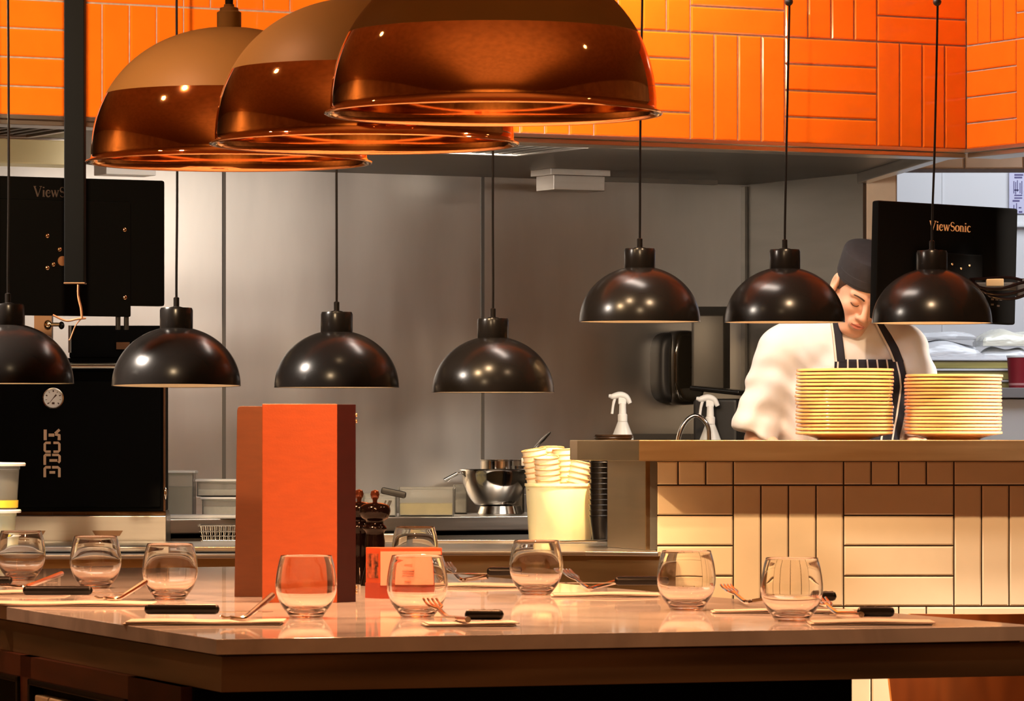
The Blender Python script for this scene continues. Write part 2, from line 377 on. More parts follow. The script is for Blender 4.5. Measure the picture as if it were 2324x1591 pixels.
# baffle filters under the hood
def baffle(px0, px1, off, lab):
    u0, u1 = (px0 - 1162) / F, (px1 - 1162) / F
    def ss(u):
        # along-hood coordinate where the view ray meets the line at distance `off` behind the tiles
        n = Vector((-math.sin(TH), math.cos(TH), 0)); d = Vector((math.cos(TH), math.sin(TH), 0)); q = HC + n * off
        y = (q.y * d.x - q.x * d.y) / (d.x - u * d.y); return (Vector((u * y, y, 0)) - q).dot(d)
    a, b = ss(u0), ss(u1)
    t = thing('baffle_filter', lab, 'grease filter', ROT(TH, HC) @ Vector(((a + b) / 2, off, HZ)), TH)
    h = (b - a) / 2
    f = MB(); f.box(-h, h, -0.02, 0, -0.030, 0, bev=0.002); f.box(-h, h, 0.42, 0.44, -0.030, 0, bev=0.002); f.box(-h, -h + .02, 0, 0.42, -0.030, 0); f.box(h - .02, h, 0, 0.42, -0.030, 0)
    f.build('frame', STEEL, t)
    g = MB(); g.box(-h + .02, h - .02, 0.0, 0.42, -0.004, 0); g.build('backing', BLACKDEEP, t)
    sl = MB(); n = int((2 * h) / 0.045)
    for i in range(n):
        x = -h + 0.03 + i * 0.045
        sl.box(x, x + 0.020, 0.0, 0.42, -0.026, -0.004, bev=0.002)
    sl.build('slats', STEELDK, t); return t
baffle(820, 1335, 0.42, 'slatted grease filter under the middle of the hood')
baffle(-150, 205, 0.34, 'slatted grease filter at the left end of the hood')

# ------------------------------------------------------------------ pass: tiled wall, steel shelf
PZ = EYE - 0.0105; PD = 12.15
xl = (1488 - 1162) / F * PD
mb = MB(); mb.mi = 1; mb.box(xl, 3.2, 0.0, 0.12, 0, PZ - 0.056); mb.mi = 0
GAP = 0.0020
Wc = 250.3 / F * PD; Hc = 275.0 / F * PD
weave(mb, (1664 - 1162) / F * PD, EYE - (1376 - 990) / F * PD, Wc, Hc, xl + 0.002, 3.2, 0.10, PZ - 0.058, 0)
o = mb.build('wall_pass', [CREAM, GROUTD], smooth=False, loc=(0, PD, 0)); struct(o)
t = thing('pass_shelf', 'stainless steel pass shelf on the cream tiled wall holding the plates', 'shelf', (0, 0, 0))
SD = 12.0
c0 = (1450 - 1162) / F * SD; c1 = W(1310, 0, 12.46)
poly = [(c0, SD), (3.3, SD), (3.3, 12.56), (c1.x - 0.02, 12.56), (c1.x, 12.46)]
mb = MB(); mb.prism(poly, PZ - 0.0575, PZ, bev=0.003); mb.build('top', STEELWARM, t)
mb = MB()
q0 = W(1465, 0, PD - 0.01); q1 = W(1378, 0, 12.45)
dv = Vector((q1.x - q0.x, q1.y - q0.y, 0)); an = math.atan2(-dv.y, -dv.x)
M_ = ROT(math.atan2(dv.y, dv.x), (q0.x, q0.y, 0)) 
mb.box(0, dv.length, -0.022, 0, EYE - 0.3135, PZ - 0.057, M=M_ @ Matrix.Scale(1, 4), bev=0.002)
mb.build('end_panel', STEELWARM, t)
mb = MB(); mb.box(W(1466, 0, PD).x, xl + 0.004, PD - 0.006, PD + 0.10, EYE - 0.3135, PZ - 0.057, bev=0.001); mb.build('end_post', STEELDK, t)

# ------------------------------------------------------------------ cooking counter behind the dining table
CZ = EYE - 0.314
t = thing('kitchen_counter', 'stainless steel counter in front of the oven and below the bucket', 'counter', (0, 0, 0))
fl = [(-2.3, 11.35), (-0.5, 11.62), (-0.36, 11.86), (0.2, 11.88), (xl + 0.0, 11.80)]
mb = MB(); mb.prism([*fl, (xl, 13.42), (-0.2, 13.30), (-0.95, 13.15), (-2.3, 13.15)], CZ - 0.004, CZ)
for (a, b) in zip(fl, fl[1:]):
    L2 = math.hypot(b[0] - a[0], b[1] - a[1]); mb.box(0, L2, -0.012, 0.012, CZ - 0.008, CZ + 0.004, M=ROT(math.atan2(b[1] - a[1], b[0] - a[0]), (a[0], a[1], 0)), bev=0.003)
mb.build('worktop', STEEL, t)
mb = MB(); mb.prism([*fl, (xl, 13.40), (-0.2, 13.28), (-0.95, 13.13), (-2.3, 13.13)], 0.0, CZ - 0.006); mb.build('body', STEELWARM, t)
mb = MB(); mb.box(-2.2, -0.55, 11.80, 11.92, CZ, CZ + 0.002); mb.build('well', BLACKDEEP, t)
mb = MB(); mb.box(-2.2, -0.5, 12.05, 12.17, CZ, CZ + 0.012, bev=0.003); mb.box(-0.3, 0.3, 12.9, 12.96, CZ, CZ + 0.010, bev=0.002); mb.build('raised_rim', STEEL, t)

# back bench along the steel wall
t = thing('back_bench', 'stainless steel bench along the back wall under the mixing bowl', 'counter')
BZ = EYE - 0.254
B0 = ROT(TH, (0.8, 14.45, 0))
mb = MB(); mb.box(-2.14, -0.50, 0, 0.62, BZ - 0.045, BZ, bev=0.004); o = mb.build('worktop', STEEL, t); o.matrix_local = B0
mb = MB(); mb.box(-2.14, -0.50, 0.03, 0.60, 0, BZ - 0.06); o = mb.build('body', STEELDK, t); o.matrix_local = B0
mb = MB(); mb.box(-2.14, -0.50, 0.63, 0.645, BZ - 0.05, BZ + 0.06, bev=0.003); o = mb.build('trim_4', STEEL); o.matrix_world = B0; struct(o)
def on_bench(px, off=0.3):
    """world point on the bench top, `off` behind its front edge, seen at photo column px"""
    u = (px - 1162) / F; n = Vector((-math.sin(TH), math.cos(TH), 0)); d = Vector((math.cos(TH), math.sin(TH), 0)); q = Vector((0.8, 14.45, 0)) + n * off
    y = (q.y * d.x - q.x * d.y) / (d.x - u * d.y); return Vector((u * y, y, BZ))

# ------------------------------------------------------------------ dining table
TZ = EYE - 0.272; TA = R(20)
TC = Vector((-0.396, 5.90, 0)); TM = ROT(TA, TC)
t = thing('dining_table', 'long high dining table with pale polished stone top and wood edge', 'table', TC, TA)
TW, TL = 1.225, 3.15
mb = MB(); mb.box(0, TW, 0, TL, TZ - 0.021, TZ, bev=0.0012); mb.build('stone_top', MARBLE, t)
mb = MB(); mb.box(0.010, TW - 0.01, 0.010, TL - 0.01, TZ - 0.072, TZ - 0.0235, bev=0.001); mb.box(0.02, TW - .02, 0.02, TL - .02, TZ - 0.0235, TZ - 0.021); mb.build('wood_edge', WOODT, t)
mb = MB(); mb.box(0.012, 1.0, 0.15, TL - 0.15, 0, TZ - 0.072)
mb.build('base', BLACKDEEP, t)
# open cubby holes in the left side of the base, framed in black
mb = MB()
x = -0.004
for (a, b) in ((0.16, 0.44), (1.02, 1.09), (1.70, 2.9)): mb.box(x, 0.012, a, b, 0.05, TZ - 0.072)
mb.box(x, 0.012, 0.16, 2.9, TZ - 0.105, TZ - 0.072)
mb.build('side_panel', WOODM, t)
for (a, b) in ((0.44, 1.02), (1.09, 1.70)):
    mb = MB(); f = 0.010
    mb.box(x - 0.006, 0.012, a, b, TZ - 0.115, TZ - 0.105, bev=0.002); mb.box(x - 0.006, 0.012, a, a + f, 0.3, TZ - 0.105, bev=0.002); mb.box(x - 0.006, 0.012, b - f, b, 0.3, TZ - 0.105, bev=0.002)
    mb.box(x - 0.006, 0.012, a, b, 0.29, 0.30)
    mb.build('cubby_frame', BLACKSATIN, t)
CARD = mat('cream_card', (0.62, 0.52, 0.36), 0.6, var=0.15, vscale=(20, 20, 20))
INK = mat('dark_brown_ink', (0.05, 0.02, 0.01), 0.6, var=0.1)
FOLD = [(0.90, 0.98, 'narrow cream folder standing first in the cubby under the table', 0.0), (0.73, 0.885, 'cream folder marked 3 in the cubby under the table', 0.002), (0.53, 0.715, 'cream folder nearest the table corner in the cubby below', 0.0)]
for k, (a, b, lab, dx) in enumerate(FOLD):
    mb = MB(); mb.box(x - 0.004 - dx, 0.0115, a, b, TZ - 0.33, TZ - 0.128, bev=0.003); mb.box(x - 0.0045 - dx, x - 0.003 - dx, a + .01, b - .01, TZ - 0.15, TZ - 0.146)
    o = mb.build('menu_folder', CARD); tag(o, lab, 'folder', 'cream folders under the dining table'); o.matrix_world = TM
    if k == 1:
        s3 = [(0.0, .030), (.010, .034), (.018, .028), (.012, .019), (.004, .018), (.013, .017), (.019, .009), (.010, .001), (0, .004)]
        m3 = MB(); m3.ribbon([(p[0] * .6, p[1] * .6) for p in s3], 0.0028, th=0.0006)
        o3 = m3.build('number', INK, o); o3.matrix_local = Matrix.Translation((x - 0.0062, 0.83, TZ - 0.160)) @ Matrix.Rotation(-PI / 2, 4, 'Z')

# ================================================================== BLACK PENDANTS
def black_pendant():
    t = thing('pendant_lamp', '', 'pendant lamp', group='black dome pendant lamps hung in a row over the pass')
    r = 0.165
    out = [(r * math.sin(a) * (1 if a > .4 else 1), 0.0 + 0.150 * math.cos(a)) for a in (PI / 2 * (1 - i / 26) for i in range(27))]
    prof = [(r - 0.003, -0.001), (r + 0.0004, -0.002), (r + 0.0008, 0.0)] + [(max(p[0], 0.0001), p[1]) for p in out if p[0] > 0.03] + [(0.03, 0.149), (0.0, 0.149)]
    mb = MB(); mb.lathe(prof, 64); mb.build('lamp_shade', BLACKSATIN, t, ang=50)
    mb = MB(); mb.lathe([(r - 0.003, -0.001)] + [((r - 0.004) * math.sin(a), 0.144 * math.cos(a)) for a in (PI / 2 * (1 - i / 20) for i in range(1, 20))] + [(0, 0.144)], 48); mb.build('shade_lining', WHITEIN, t)
    mb = MB(); mb.lathe([(0, 0.128), (0.034, 0.128), (0.0425, 0.146), (0.0425, 0.192), (0.040, 0.198), (0.0, 0.198)], 40); mb.build('lamp_cap', BLACKSATIN, t)
    mb = MB(); mb.lathe([(0.016, 0.198), (0.016, 0.200), (0.0075, 0.202), (0.0075, 0.224), (0.004, 0.226), (0, 0.226)], 20); mb.build('cord_grip', BLACKSATIN, t)
    b = MB(); b.lathe([(0, 0.05), (0.014, 0.055), (0.026, 0.075), (0.022, 0.10), (0.012, 0.125), (0, 0.128)], 24); b.build('bulb', BULB, t)
    return t
BULB = mat('lit_warm_bulb', (1, 0.8, 0.5), 0.3, emit=(1.0, 0.62, 0.28), es=9)
bp0 = black_pendant(); k0 = kids(bp0)
LAMPS = [  # px of rim centre, py of rim, width px, px of cord at top of picture, lean
    (18, 869, 298, 18, 0, 'black dome pendant cut by the left picture edge, in front of the black oven', 15),
    (400, 874, 292, 401, R(-1.1), 'black dome pendant beside the oven, its lit pale lining showing below the rim', 24),
    (764, 878, 283, 765, 0, 'black dome pendant hanging above the orange menu stand', 10),
    (1119, 889, 277, 1122, 0, 'lowest black dome pendant, with a gold glint on its right side', 22),
    (1452, 729, 275, 1457, R(0.2), 'black dome pendant hanging in front of the towel dispenser', 24),
    (1781, 730, 273, 1790, R(0.2), 'black dome pendant beside the cook\'s face, above the taller plate stack', 14),
    (2115, 732, 272, 2127, 0, 'black dome pendant in front of the monitor behind the shorter plate stack', 12)]
for i, (px, py, wd, pxt, ln, lab, en) in enumerate(LAMPS):
    d = 3300 / wd; p = W(px, py, d)
    if i == 0: bp0.location = p; bp0['label'] = lab; o = bp0
    else:
        o = bp0.copy(); C.objects.link(o); o.location = p; o['label'] = lab
        for ch in k0:
            c = ch.copy(); C.objects.link(c); c.parent = o
    o.rotation_euler = (ln, 0, 0)
    top = W(pxt, 0, d); slope = (top.x - p.x) / (top.z - p.z - 0.22)
    L_ = CEIL - p.z
    pts = [(0, 0, 0.2255), (slope * 0.06, 0, 0.30)] + [(slope * (z_ - 0.22) + 0.002 * math.sin(z_ * 3 + i), 0, z_) for z_ in (0.5, 0.8, 1.1)] + [(slope * (L_ - 0.22), 0, L_)]
    mb = MB(); mb.tube([q for q in smooth_path([q for q in pts if q[2] <= L_ + 1e-3], 5)], 0.0032, 8); cd = mb.build('cord', BLACKSATIN, o)
    if i > 4:
        mb = MB(); hz = W(0, 4, d).z - p.z; mb.ball((slope * (hz - .22), 0, hz), (0.012, 0.012, 0.012)); mb.tube([(slope * (hz - .22), 0, hz), (slope * (hz - .22), 0, hz + 0.05)], 0.008, 12); mb.build('cord_fitting', BLACKMATTE, cd)
    spot('heat_lamp_beam', p + Vector((0, 0, 0.04)), p - Vector((0, 0, 1)), en, (1.0, 0.52, 0.22), 124, 0.35, 0.025)

# ================================================================== COPPER PENDANTS
def dome(r, h, z0f, z1f, n, flat=0.0):
    """outer profile of a slightly squared hemisphere between two height fractions"""
    out = []
    for i in range(n + 1):
        f = z0f + (z1f - z0f) * i / n; q = max(0.0, 1 - f ** 2.25); out.append((r * q ** (1 / 2.05), h * f))
    return out
def copper_pendant():
    t = thing('copper_pendant_lamp', '', 'pendant lamp', group='large copper and gold dome pendants over the dining table')
    r, h, sp = 0.243, 0.238, 0.50
    mb = MB()
    lip = [(r - 0.0005, 0.008), (r + 0.002, 0.0035), (r + 0.0060, 0.0022), (r + 0.0085, 0.0014), (r + 0.0095, 0.0), (r + 0.0085, -0.0014), (r + 0.0060, -0.0018), (r - 0.001, -0.0005), (r - 0.0035, 0.004)]
    outer = dome(r, h, 0.06, sp, 30)[::-1]
    inner = [(p[0] - 0.004, p[1]) for p in dome(r, h, 0.06, sp, 22)]
    mb.lathe(outer + lip + inner, 96); mb.build('copper_band', COPPER, t, ang=60)
    mb = MB(); mb.lathe(dome(r, h, sp, 0.9995, 40) + [(0, h)], 96); mb.build('upper_dome', GOLDPAINT, t)
    mb = MB(); mb.lathe([(max(p[0] - 0.004, 0), p[1] - 0.001) for p in dome(r, h, sp, 0.99, 24)] + [(0, h - 0.004)], 72); mb.build('inner_dome', COPPER, t)
    mb = MB(); mb.lathe([(0.0205, h - 0.004), (0.0215, h + 0.002), (0.0215, h + 0.026), (0.0165, h + 0.029), (0.016, h + 0.034), (0.009, h + 0.036), (0.009, h + 0.040), (0, h + 0.040)], 10); mb.build('lamp_cap', GOLDPAINT, t)
    mb = MB(); mb.lathe([(0.0072, h + 0.036), (0.0072, h + 0.052), (0.004, h + 0.055), (0, h + 0.055)], 16); mb.build('cord_grip', BLACKMATTE, t)
    mb = MB(); L_ = CEIL - (EYE + 0.47); mb.tube([(0, 0, h + 0.05), (0, 0, L_)], 0.0034, 8); mb.build('cord', BLACKMATTE, t)
    b = MB(); b.lathe([(0, 0.085), (0.03, 0.095), (0.043, 0.13), (0.036, 0.16), (0.018, 0.20), (0.016, h - 0.005), (0, h - 0.005)], 24); b.build('bulb', BULB2, t)
    return t
BULB2 = mat('lit_frosted_bulb', (1, 0.8, 0.5), 0.3, emit=(1.0, 0.55, 0.24), es=6)
cp0 = copper_pendant(); ck = kids(cp0)
for i, (px, py, wd, lab) in enumerate([(1120, 258, 770, 'nearest copper dome pendant, topmost and largest of the three, its top cut off'), (827, 327, 705, 'middle copper dome pendant, half hidden behind the nearest one'), (520, 369, 652, 'lowest copper dome pendant at the left, its gold cap fully in view')]):
    d = 0.505 / wd * F; p = W(px, py, d)
    if i == 0: o = cp0
    else:
        o = cp0.copy(); C.objects.link(o)
        for ch in ck:
            c = ch.copy(); C.objects.link(c); c.parent = o
    o.location = p; o['label'] = lab; o.rotation_euler = (0, 0, i * 1.3)
    spot('table_lamp_beam', p + Vector((0, 0, 0.07)), p - Vector((0, 0, 1)), 62, (1.0, 0.46, 0.20), 150, 0.4, 0.04)

# ================================================================== DINING TABLE THINGS
def tz(px, py): return W(px, py, (EYE - TZ) * F / (py - 990))
GP = [(0.0, 0.000), (0.0235, 0.000), (0.0255, 0.002), (0.0318, 0.010), (0.0385, 0.020), (0.0440, 0.034), (0.0460, 0.046), (0.0452, 0.060), (0.0422, 0.078), (0.0385, 0.0915), (0.0378, 0.0928),
      (0.0370, 0.0915), (0.0408, 0.078), (0.0438, 0.060), (0.0446, 0.046), (0.0425, 0.034), (0.0365, 0.0215), (0.028, 0.0130), (0.018, 0.0095), (0.0, 0.0090)]
def sm(prof, n=4):
    return [(max(0.0, q.x), q.z) for q in smooth_path([(p[0], 0, p[1]) for p in prof], n)]
gl0 = thing('drinking_glass', '', 'glass', group='rounded stemless glasses on the dining table')
mb = MB(); pr = sm(GP, 4); pr[0] = (0, 0); pr[-1] = (0, GP[-1][1]); mb.lathe(pr, 72); gbody = mb.build('glass_body', GLASS, gl0, ang=80)
for i, (px, py, lab) in enumerate([
    (695, 1402, 'stemless glass in front of the orange menu stand'),
    (947, 1401, 'stemless glass in front of the small card box'),
    (48, 1317, 'stemless glass cut by the left picture edge, before the lidded tubs'),
    (217, 1335, 'stemless glass behind the knife second from the left'),
    (386, 1361, 'stemless glass between the left table edge knife and the menu stand'),
    (942, 1302, 'farthest stemless glass, behind the card box with only its upper half showing'),
    (1217, 1350, 'stemless glass below the glowing white bucket'),
    (1558, 1385, 'stemless glass below the end post of the pass'),
    (1797, 1410, 'rightmost stemless glass on the table, before the cream tiles')]):
    p = tz(px, py); p.z = TZ + 0.0004
    if i == 0: o = gl0
    else:
        o = gl0.copy(); C.objects.link(o); c = gbody.copy(); C.objects.link(c); c.parent = o
    o.location = p; o['label'] = lab; o.rotation_euler = (0, 0, i * .7)

# place settings: napkin, knife with black handle, fork
def napkin(px0, px1, py, dep, lab, rz=0.0, n=2):
    a, b = tz(px0, py), tz(px1, py); c = (a + b) / 2; h = (b.x - a.x) / 2
    o = MB()
    nx, ny = 18, 6
    for L in range(n):
        z0 = L * 0.0022
        for sgn in (0, 1):
            g = []
            for i in range(nx + 1):
                row = []
                for j in range(ny + 1):
                    x = -h + 2 * h * i / nx + L * 0.004; y = -dep / 2 + dep * j / ny - L * 0.003
                    zz = z0 + 0.0018 * sgn + 0.0016 * (0.5 + 0.5 * math.sin(x * 34 + L * 1.3 + px0)) * (L + 1) / n
                    row.append(o.bm.verts.new((x, y, zz)))
                g.append(row)
            for i in range(nx):
                for j in range(ny):
                    q = [g[i][j], g[i + 1][j], g[i + 1][j + 1], g[i][j + 1]]
                    o.bm.faces.new(q if sgn else q[::-1])
            if sgn == 0: g0 = g
            else:
                for i in range(nx):
                    for j in (0, ny): o.bm.faces.new([g0[i][j], g0[i + 1][j], g[i + 1][j], g[i][j]])
                for j in range(ny):
                    for i in (0, nx): o.bm.faces.new([g0[i][j], g0[i][j + 1], g[i][j + 1], g[i][j]])
    c.z = TZ + 0.0005; ob = o.build('paper_napkin', PAPER, loc=c); ob.rotation_euler = (0, 0, rz)
    return tag(ob, lab, 'napkin', 'folded paper napkins on the dining table')
NZ = TZ + 0.0070
KNIFEB = mat('black_knife_handle', (0.002, 0.002, 0.002), 0.35, spec=0.25)
def knife(px0, px1, py, blade_len, lab, flip=1, rz=0.0, hl=None, up=0.0):
    a, b = tz(px0, py), tz(px1, py); hl = hl or abs(b.x - a.x); t = thing('table_knife', lab, 'knife', ((a.x + b.x) / 2, (a.y + b.y) / 2, NZ + up), rz, 'black handled knives on the napkins')
    h = hl / 2
    mb = MB(); mb.box(-h, h, -0.009, 0.009, 0.0, 0.0150, bev=0.0060); mb.build('handle', KNIFEB, t, ang=60)
    mb = MB(); mb.prism([(h * flip, -0.006), (h * flip + flip * blade_len * .8, -0.008), (h * flip + flip * blade_len, 0.004), (h * flip, 0.006)], 0.003, 0.0045); mb.build('blade', CHROME, t)
    mb = MB()
    for s_ in (-0.55, 0, 0.55): mb.lathe([(0, 0), (0.0022, 0), (0.0022, 0.0006), (0, 0.0006)], 12, Matrix.Translation((s_ * h, 0, 0.0149)))
    mb.build('rivets', CHROME, t)
    return t
FORKM = mat('warm_stainless', (0.80, 0.77, 0.73), 0.16, 1.0, var=0.03)
def fork(p_tip, p_mid, p_end, lab, wide=0.011, lift=(0.012, 0.0, 0.030), tines=4):
    """p_tip, p_mid, p_end: photo points on the table plane; lift: height above the napkin at each"""
    A, B, D = tz(*p_tip), tz(*p_mid), tz(*p_end)
    A.z = NZ + lift[0]; B.z = NZ + lift[1]; D.z = NZ + lift[2]
    t = thing('table_fork', lab, 'fork', (B.x, B.y, NZ), 0, 'steel forks resting by the knives')
    q = [v - Vector((B.x, B.y, NZ)) for v in (A, B, D)]
    M2 = q[1] + (q[0] - q[1]) * 0.40; M2.z -= 0.002
    path = smooth_path([q[0] + (q[1] - q[0]) * 0.42, q[1] + Vector((0, 0, 0.002)), q[1] + (q[2] - q[1]) * 0.3, q[2]], 8)
    mb = MB(); mb.tube(path, [0.0030 + 0.0016 * (i / len(path)) for i in range(len(path))], 8); mb.build('handle', FORKM, t)
    dr = (q[0] - q[1]); side = Vector((-dr.y, dr.x, 0)).normalized()
    mb = MB(); base = q[1] + dr * 0.42
    neck = q[1] + dr * 0.58
    for k in range(tines):
        o_ = side * (k - (tines - 1) / 2) * wide * 2 / tines
        mb.tube(smooth_path([base, neck + o_ * 0.9, q[1] + dr * 0.8 + o_ - Vector((0, 0, .0015)), q[0] + o_], 5), [0.0019] * 15 + [0.0009], 6)
    mb.build('tines', FORKM, t); return t
napkin(-70, 148, 1348, 0.11, 'folded napkin at the left picture edge')
knife(-95, 28, 1336, 0.08, 'knife with black handle cut by the left picture edge')
fork((5, 1340), (52, 1344), (140, 1336), 'fork beside the leftmost knife', lift=(0.004, 0, 0.020))
napkin(-20, 345, 1374, 0.11, 'long folded napkin under the second knife from the left')
knife(52, 210, 1360, 0.07, 'knife with black handle second from the left')
fork((215, 1372), (264, 1372), (330, 1366), 'fork between the two leftmost glasses', lift=(0.006, 0, 0.026))
napkin(285, 640, 1416, 0.10, 'folded napkin at the near left corner of the table')
knife(328, 498, 1405, 0.08, 'knife with black handle nearest the left table corner')
fork((500, 1418), (552, 1418), (618, 1408), 'fork in front of the menu stand', lift=(0.006, 0, 0.030))
napkin(960, 1165, 1420, 0.08, 'napkin under the fork with upright tines by the card box', 0.12)
knife(1055, 1143, 1418, 0.05, 'knife with short black handle right of the card box glass', -1, -0.10)
fork((975, 1402), (1012, 1412), (1062, 1424), 'fork with golden upright tines before the card box glass', lift=(0.022, 0.0, 0.004), wide=0.013)
napkin(1000, 1190, 1332, 0.12, 'napkin on the far table edge behind the card box')
knife(1105, 1175, 1327, 0.10, 'knife on the far table edge behind the middle glass', -1, up=0.010)
fork((1012, 1312), (1045, 1326), (1106, 1327), 'fork leaning on the farthest knife', lift=(0.024, 0, 0.008))
napkin(1250, 1490, 1353, 0.10, 'napkin between the middle glass and the glass under the post')
knife(1395, 1500, 1349, 0.10, 'knife pointing behind the glass under the pass post', -1, up=0.009)
fork((1282, 1330), (1335, 1346), (1396, 1340), 'fork right of the glass below the bucket', lift=(0.024, 0, 0.008))
napkin(1615, 1930, 1391, 0.06, 'napkin behind the rightmost glass')
knife(1850, 1898, 1389, 0.05, 'knife end showing behind the rightmost glass', -1, up=0.010)
fork((1646, 1366), (1690, 1378), (1745, 1378), 'fork left of the rightmost glass', lift=(0.022, 0, 0.006))
napkin(1835, 2110, 1416, 0.10, 'napkin nearest the right end of the table')
knife(1945, 2030, 1411, 0.05, 'rightmost knife with short black handle', -1, -0.10)
fork((1858, 1392), (1898, 1404), (1955, 1412), 'fork with raised tines beside the rightmost knife', lift=(0.018, 0.0, 0.004), wide=0.013)

# menu stand: two leather-covered boxes standing together
LEATH = mat('orange_leather_cloth', (0.32, 0.060, 0.009), 0.55, var=0.07, vscale=(30, 30, 120), bump=0.15, bscale=(300, 300, 300), bdist=0.001)
LEATH2 = mat('burnt_orange_leather', (0.085, 0.022, 0.0015), 0.6, var=0.07, vscale=(30, 30, 120))
MAROON = mat('dark_maroon_leather', (0.020, 0.002, 0.002), 0.55, spec=0.2, var=0.1, vscale=(30, 30, 60))
BRASS = mat('brass_stud', (0.80, 0.58, 0.34), 0.15, 1.0)
p = tz(680, 1368); dm = p.y
wR = (765 - 595) / F * dm; hM = (1368 - 917) / F * dm
t = thing('menu_box', 'tall bright orange menu box with dark maroon side standing on the table', 'menu box', ((680 - 1162) / F * dm, dm, TZ), 0)
# front face to the camera, its right side turned into view
RM = Matrix.Rotation(R(0), 4, 'Z')
mb = MB(); mb.box(-wR / 2, wR / 2, 0, 0.004, 0, hM, bev=0.0012); mb.build('front_cover', LEATH, t)
sx = wR / 2; rx = (806 - 680) / F * dm
mb = MB(); mb.prism([(sx, 0.001), (rx, 0.034), (rx - 0.002, 0.040), (-wR / 2 + 0.004, 0.040), (-wR / 2 + 0.004, 0.004), (sx, 0.004)], 0, hM - 0.0005, bev=0.0008); mb.build('side_cover', MAROON, t)
mb = MB()
for z in (0.016, 0.024, hM - 0.028, hM - 0.018): mb.ball((rx + 0.0005, 0.034, z), (0.0022, 0.0022, 0.0030), seg=12)
mb.build('studs', BRASS, t)
p = tz(565, 1355); d2 = p.y
t = thing('menu_folder', 'burnt orange menu folder with rounded corners standing behind the bright menu box', 'menu folder', ((573 - 1162) / F * d2, d2, TZ), 0)
h2 = (1355 - 922) / F * d2; a_, b_ = (532 - 573) / F * d2, (640 - 573) / F * d2
mb = MB()
ol = [(a_ , 0.0), (b_, 0.0), (b_, h2), (a_ + 0.010, h2), (a_ + 0.006, h2 - 0.002), (a_ + 0.0045, h2 - 0.008)]
MX = Matrix.Rotation(PI / 2, 4, 'X')
mb.prism(ol, -0.012, 0.0, M=MX, bev=0.0008); mb.build('cover', LEATH2, t)
mb = MB(); mb.prism([(a_ + 0.006, 0.004), (b_ - 0.002, 0.004), (b_ - 0.002, h2 - 0.004), (a_ + 0.012, h2 - 0.004)], -0.020, -0.012, M=MX); mb.build('pages', PAPER, t)

# pepper and salt mills in black lacquer
LACQ = mat('black_lacquer', (0.004, 0.002, 0.002), 0.10, spec=0.2)
MP = sm([(0, 0), (0.024, 0.0), (0.0255, 0.004), (0.022, 0.02), (0.0165, 0.045), (0.0185, 0.075), (0.0165, 0.096), (0.0225, 0.104), (0.0165, 0.112), (0.0165, 0.118), (0.0245, 0.124), (0.0285, 0.134), (0.0265, 0.144), (0.016, 0.150), (0.0, 0.152)], 3)
MP[-1] = (0, 0.152)
for i, (px, lab) in enumerate([(851, 'black lacquered mill with bulbous head beside the card box'), (815, 'black lacquered mill mostly hidden behind the menu box')]):
    dd = 8.02 + 0.10 * i
    t = thing('pepper_mill', lab, 'pepper mill', ((px - 1162) / F * dd, dd, TZ), 0, 'pair of black mills')
    mb = MB(); mb.lathe(MP, 40, Matrix.Diagonal((1, 1, 1.0, 1))); mb.build('body', LACQ, t, ang=60)
    mb = MB(); mb.lathe([(0, 0.150), (0.004, 0.151), (0.0045, 0.156), (0.0072, 0.160), (0.0085, 0.166), (0.0068, 0.172), (0, 0.1745)], 24); mb.build('knob', mat('lacquered_knob', (0.10, 0.03, 0.015), 0.08, 0.6), t)

# small orange card box
dB = 7.38
t = thing('card_box', 'small orange box with a picture on its side and a white card in front', 'card box', ((880 - 1162) / F * dB, dB, TZ), 0)
k = dB / F
ORB = mat('orange_red_box', (0.42, 0.06, 0.014), 0.4, var=0.06)
PINKC = mat('pale_pink_card', (0.56, 0.29, 0.21), 0.5, var=0.03)
mb = MB(); x0, xm, x1 = (829 - 880) * k, (862 - 880) * k, (1003 - 880) * k; hz = (1368 - 1253) * k
mb.prism([(x0, 0.030), (xm, 0.0), (x1, 0.006), (x1 - 0.01, 0.055), (x0, 0.050)], 0, hz, bev=0.0008); mb.build('box', ORB, t)
mb = MB(); mb.prism([(x0 - 0.0012, 0.029), (xm, -0.0012), (x1 + .001, 0.005), (x1, 0.0085), (xm, 0.002), (x0, 0.032)], 0, 0.026); mb.build('base_band', mat('brick_red_board', (0.26, 0.03, 0.01), 0.4, var=0.08), t)
mb = MB(); mb.box(xm + 0.001, x1 - 0.002, -0.0045, -0.0012, 0.022, hz - 0.006, M=Matrix.Rotation(math.atan2(0.006, x1 - xm), 4, 'Z'), bev=0.0004); mb.build('card', PINKC, t)
mb = MB()
for (zz, wd, th_) in ((0.060, 0.020, 0.006), (0.046, 0.030, 0.0016), (0.042, 0.026, 0.0014), (0.038, 0.028, 0.0014), (0.028, 0.016, 0.0022)):
    cx = (918 - 880) * k; mb.box(cx - wd / 2, cx + wd / 2, 0.0013 - 0.0055, -0.0045 + 0.003, zz, zz + th_)
mb.build('card_print', mat('red_print', (0.70, 0.16, 0.08), 0.6, var=0.1), t)
pa = math.atan2(-0.030, xm - x0); Ls = math.hypot(0.03, xm - x0)
mb = MB(); mb.box(0.004, Ls - 0.004, -0.0010, 0.0, 0.034, hz - 0.010, M=ROT(pa, (x0, 0.030, 0)))
mb.build('side_picture', mat('sepia_picture', (0.22, 0.05, 0.02), 0.35, var=0.9, vscale=(90, 90, 90), col2=(0.05, 0.02, 0.015)), t)

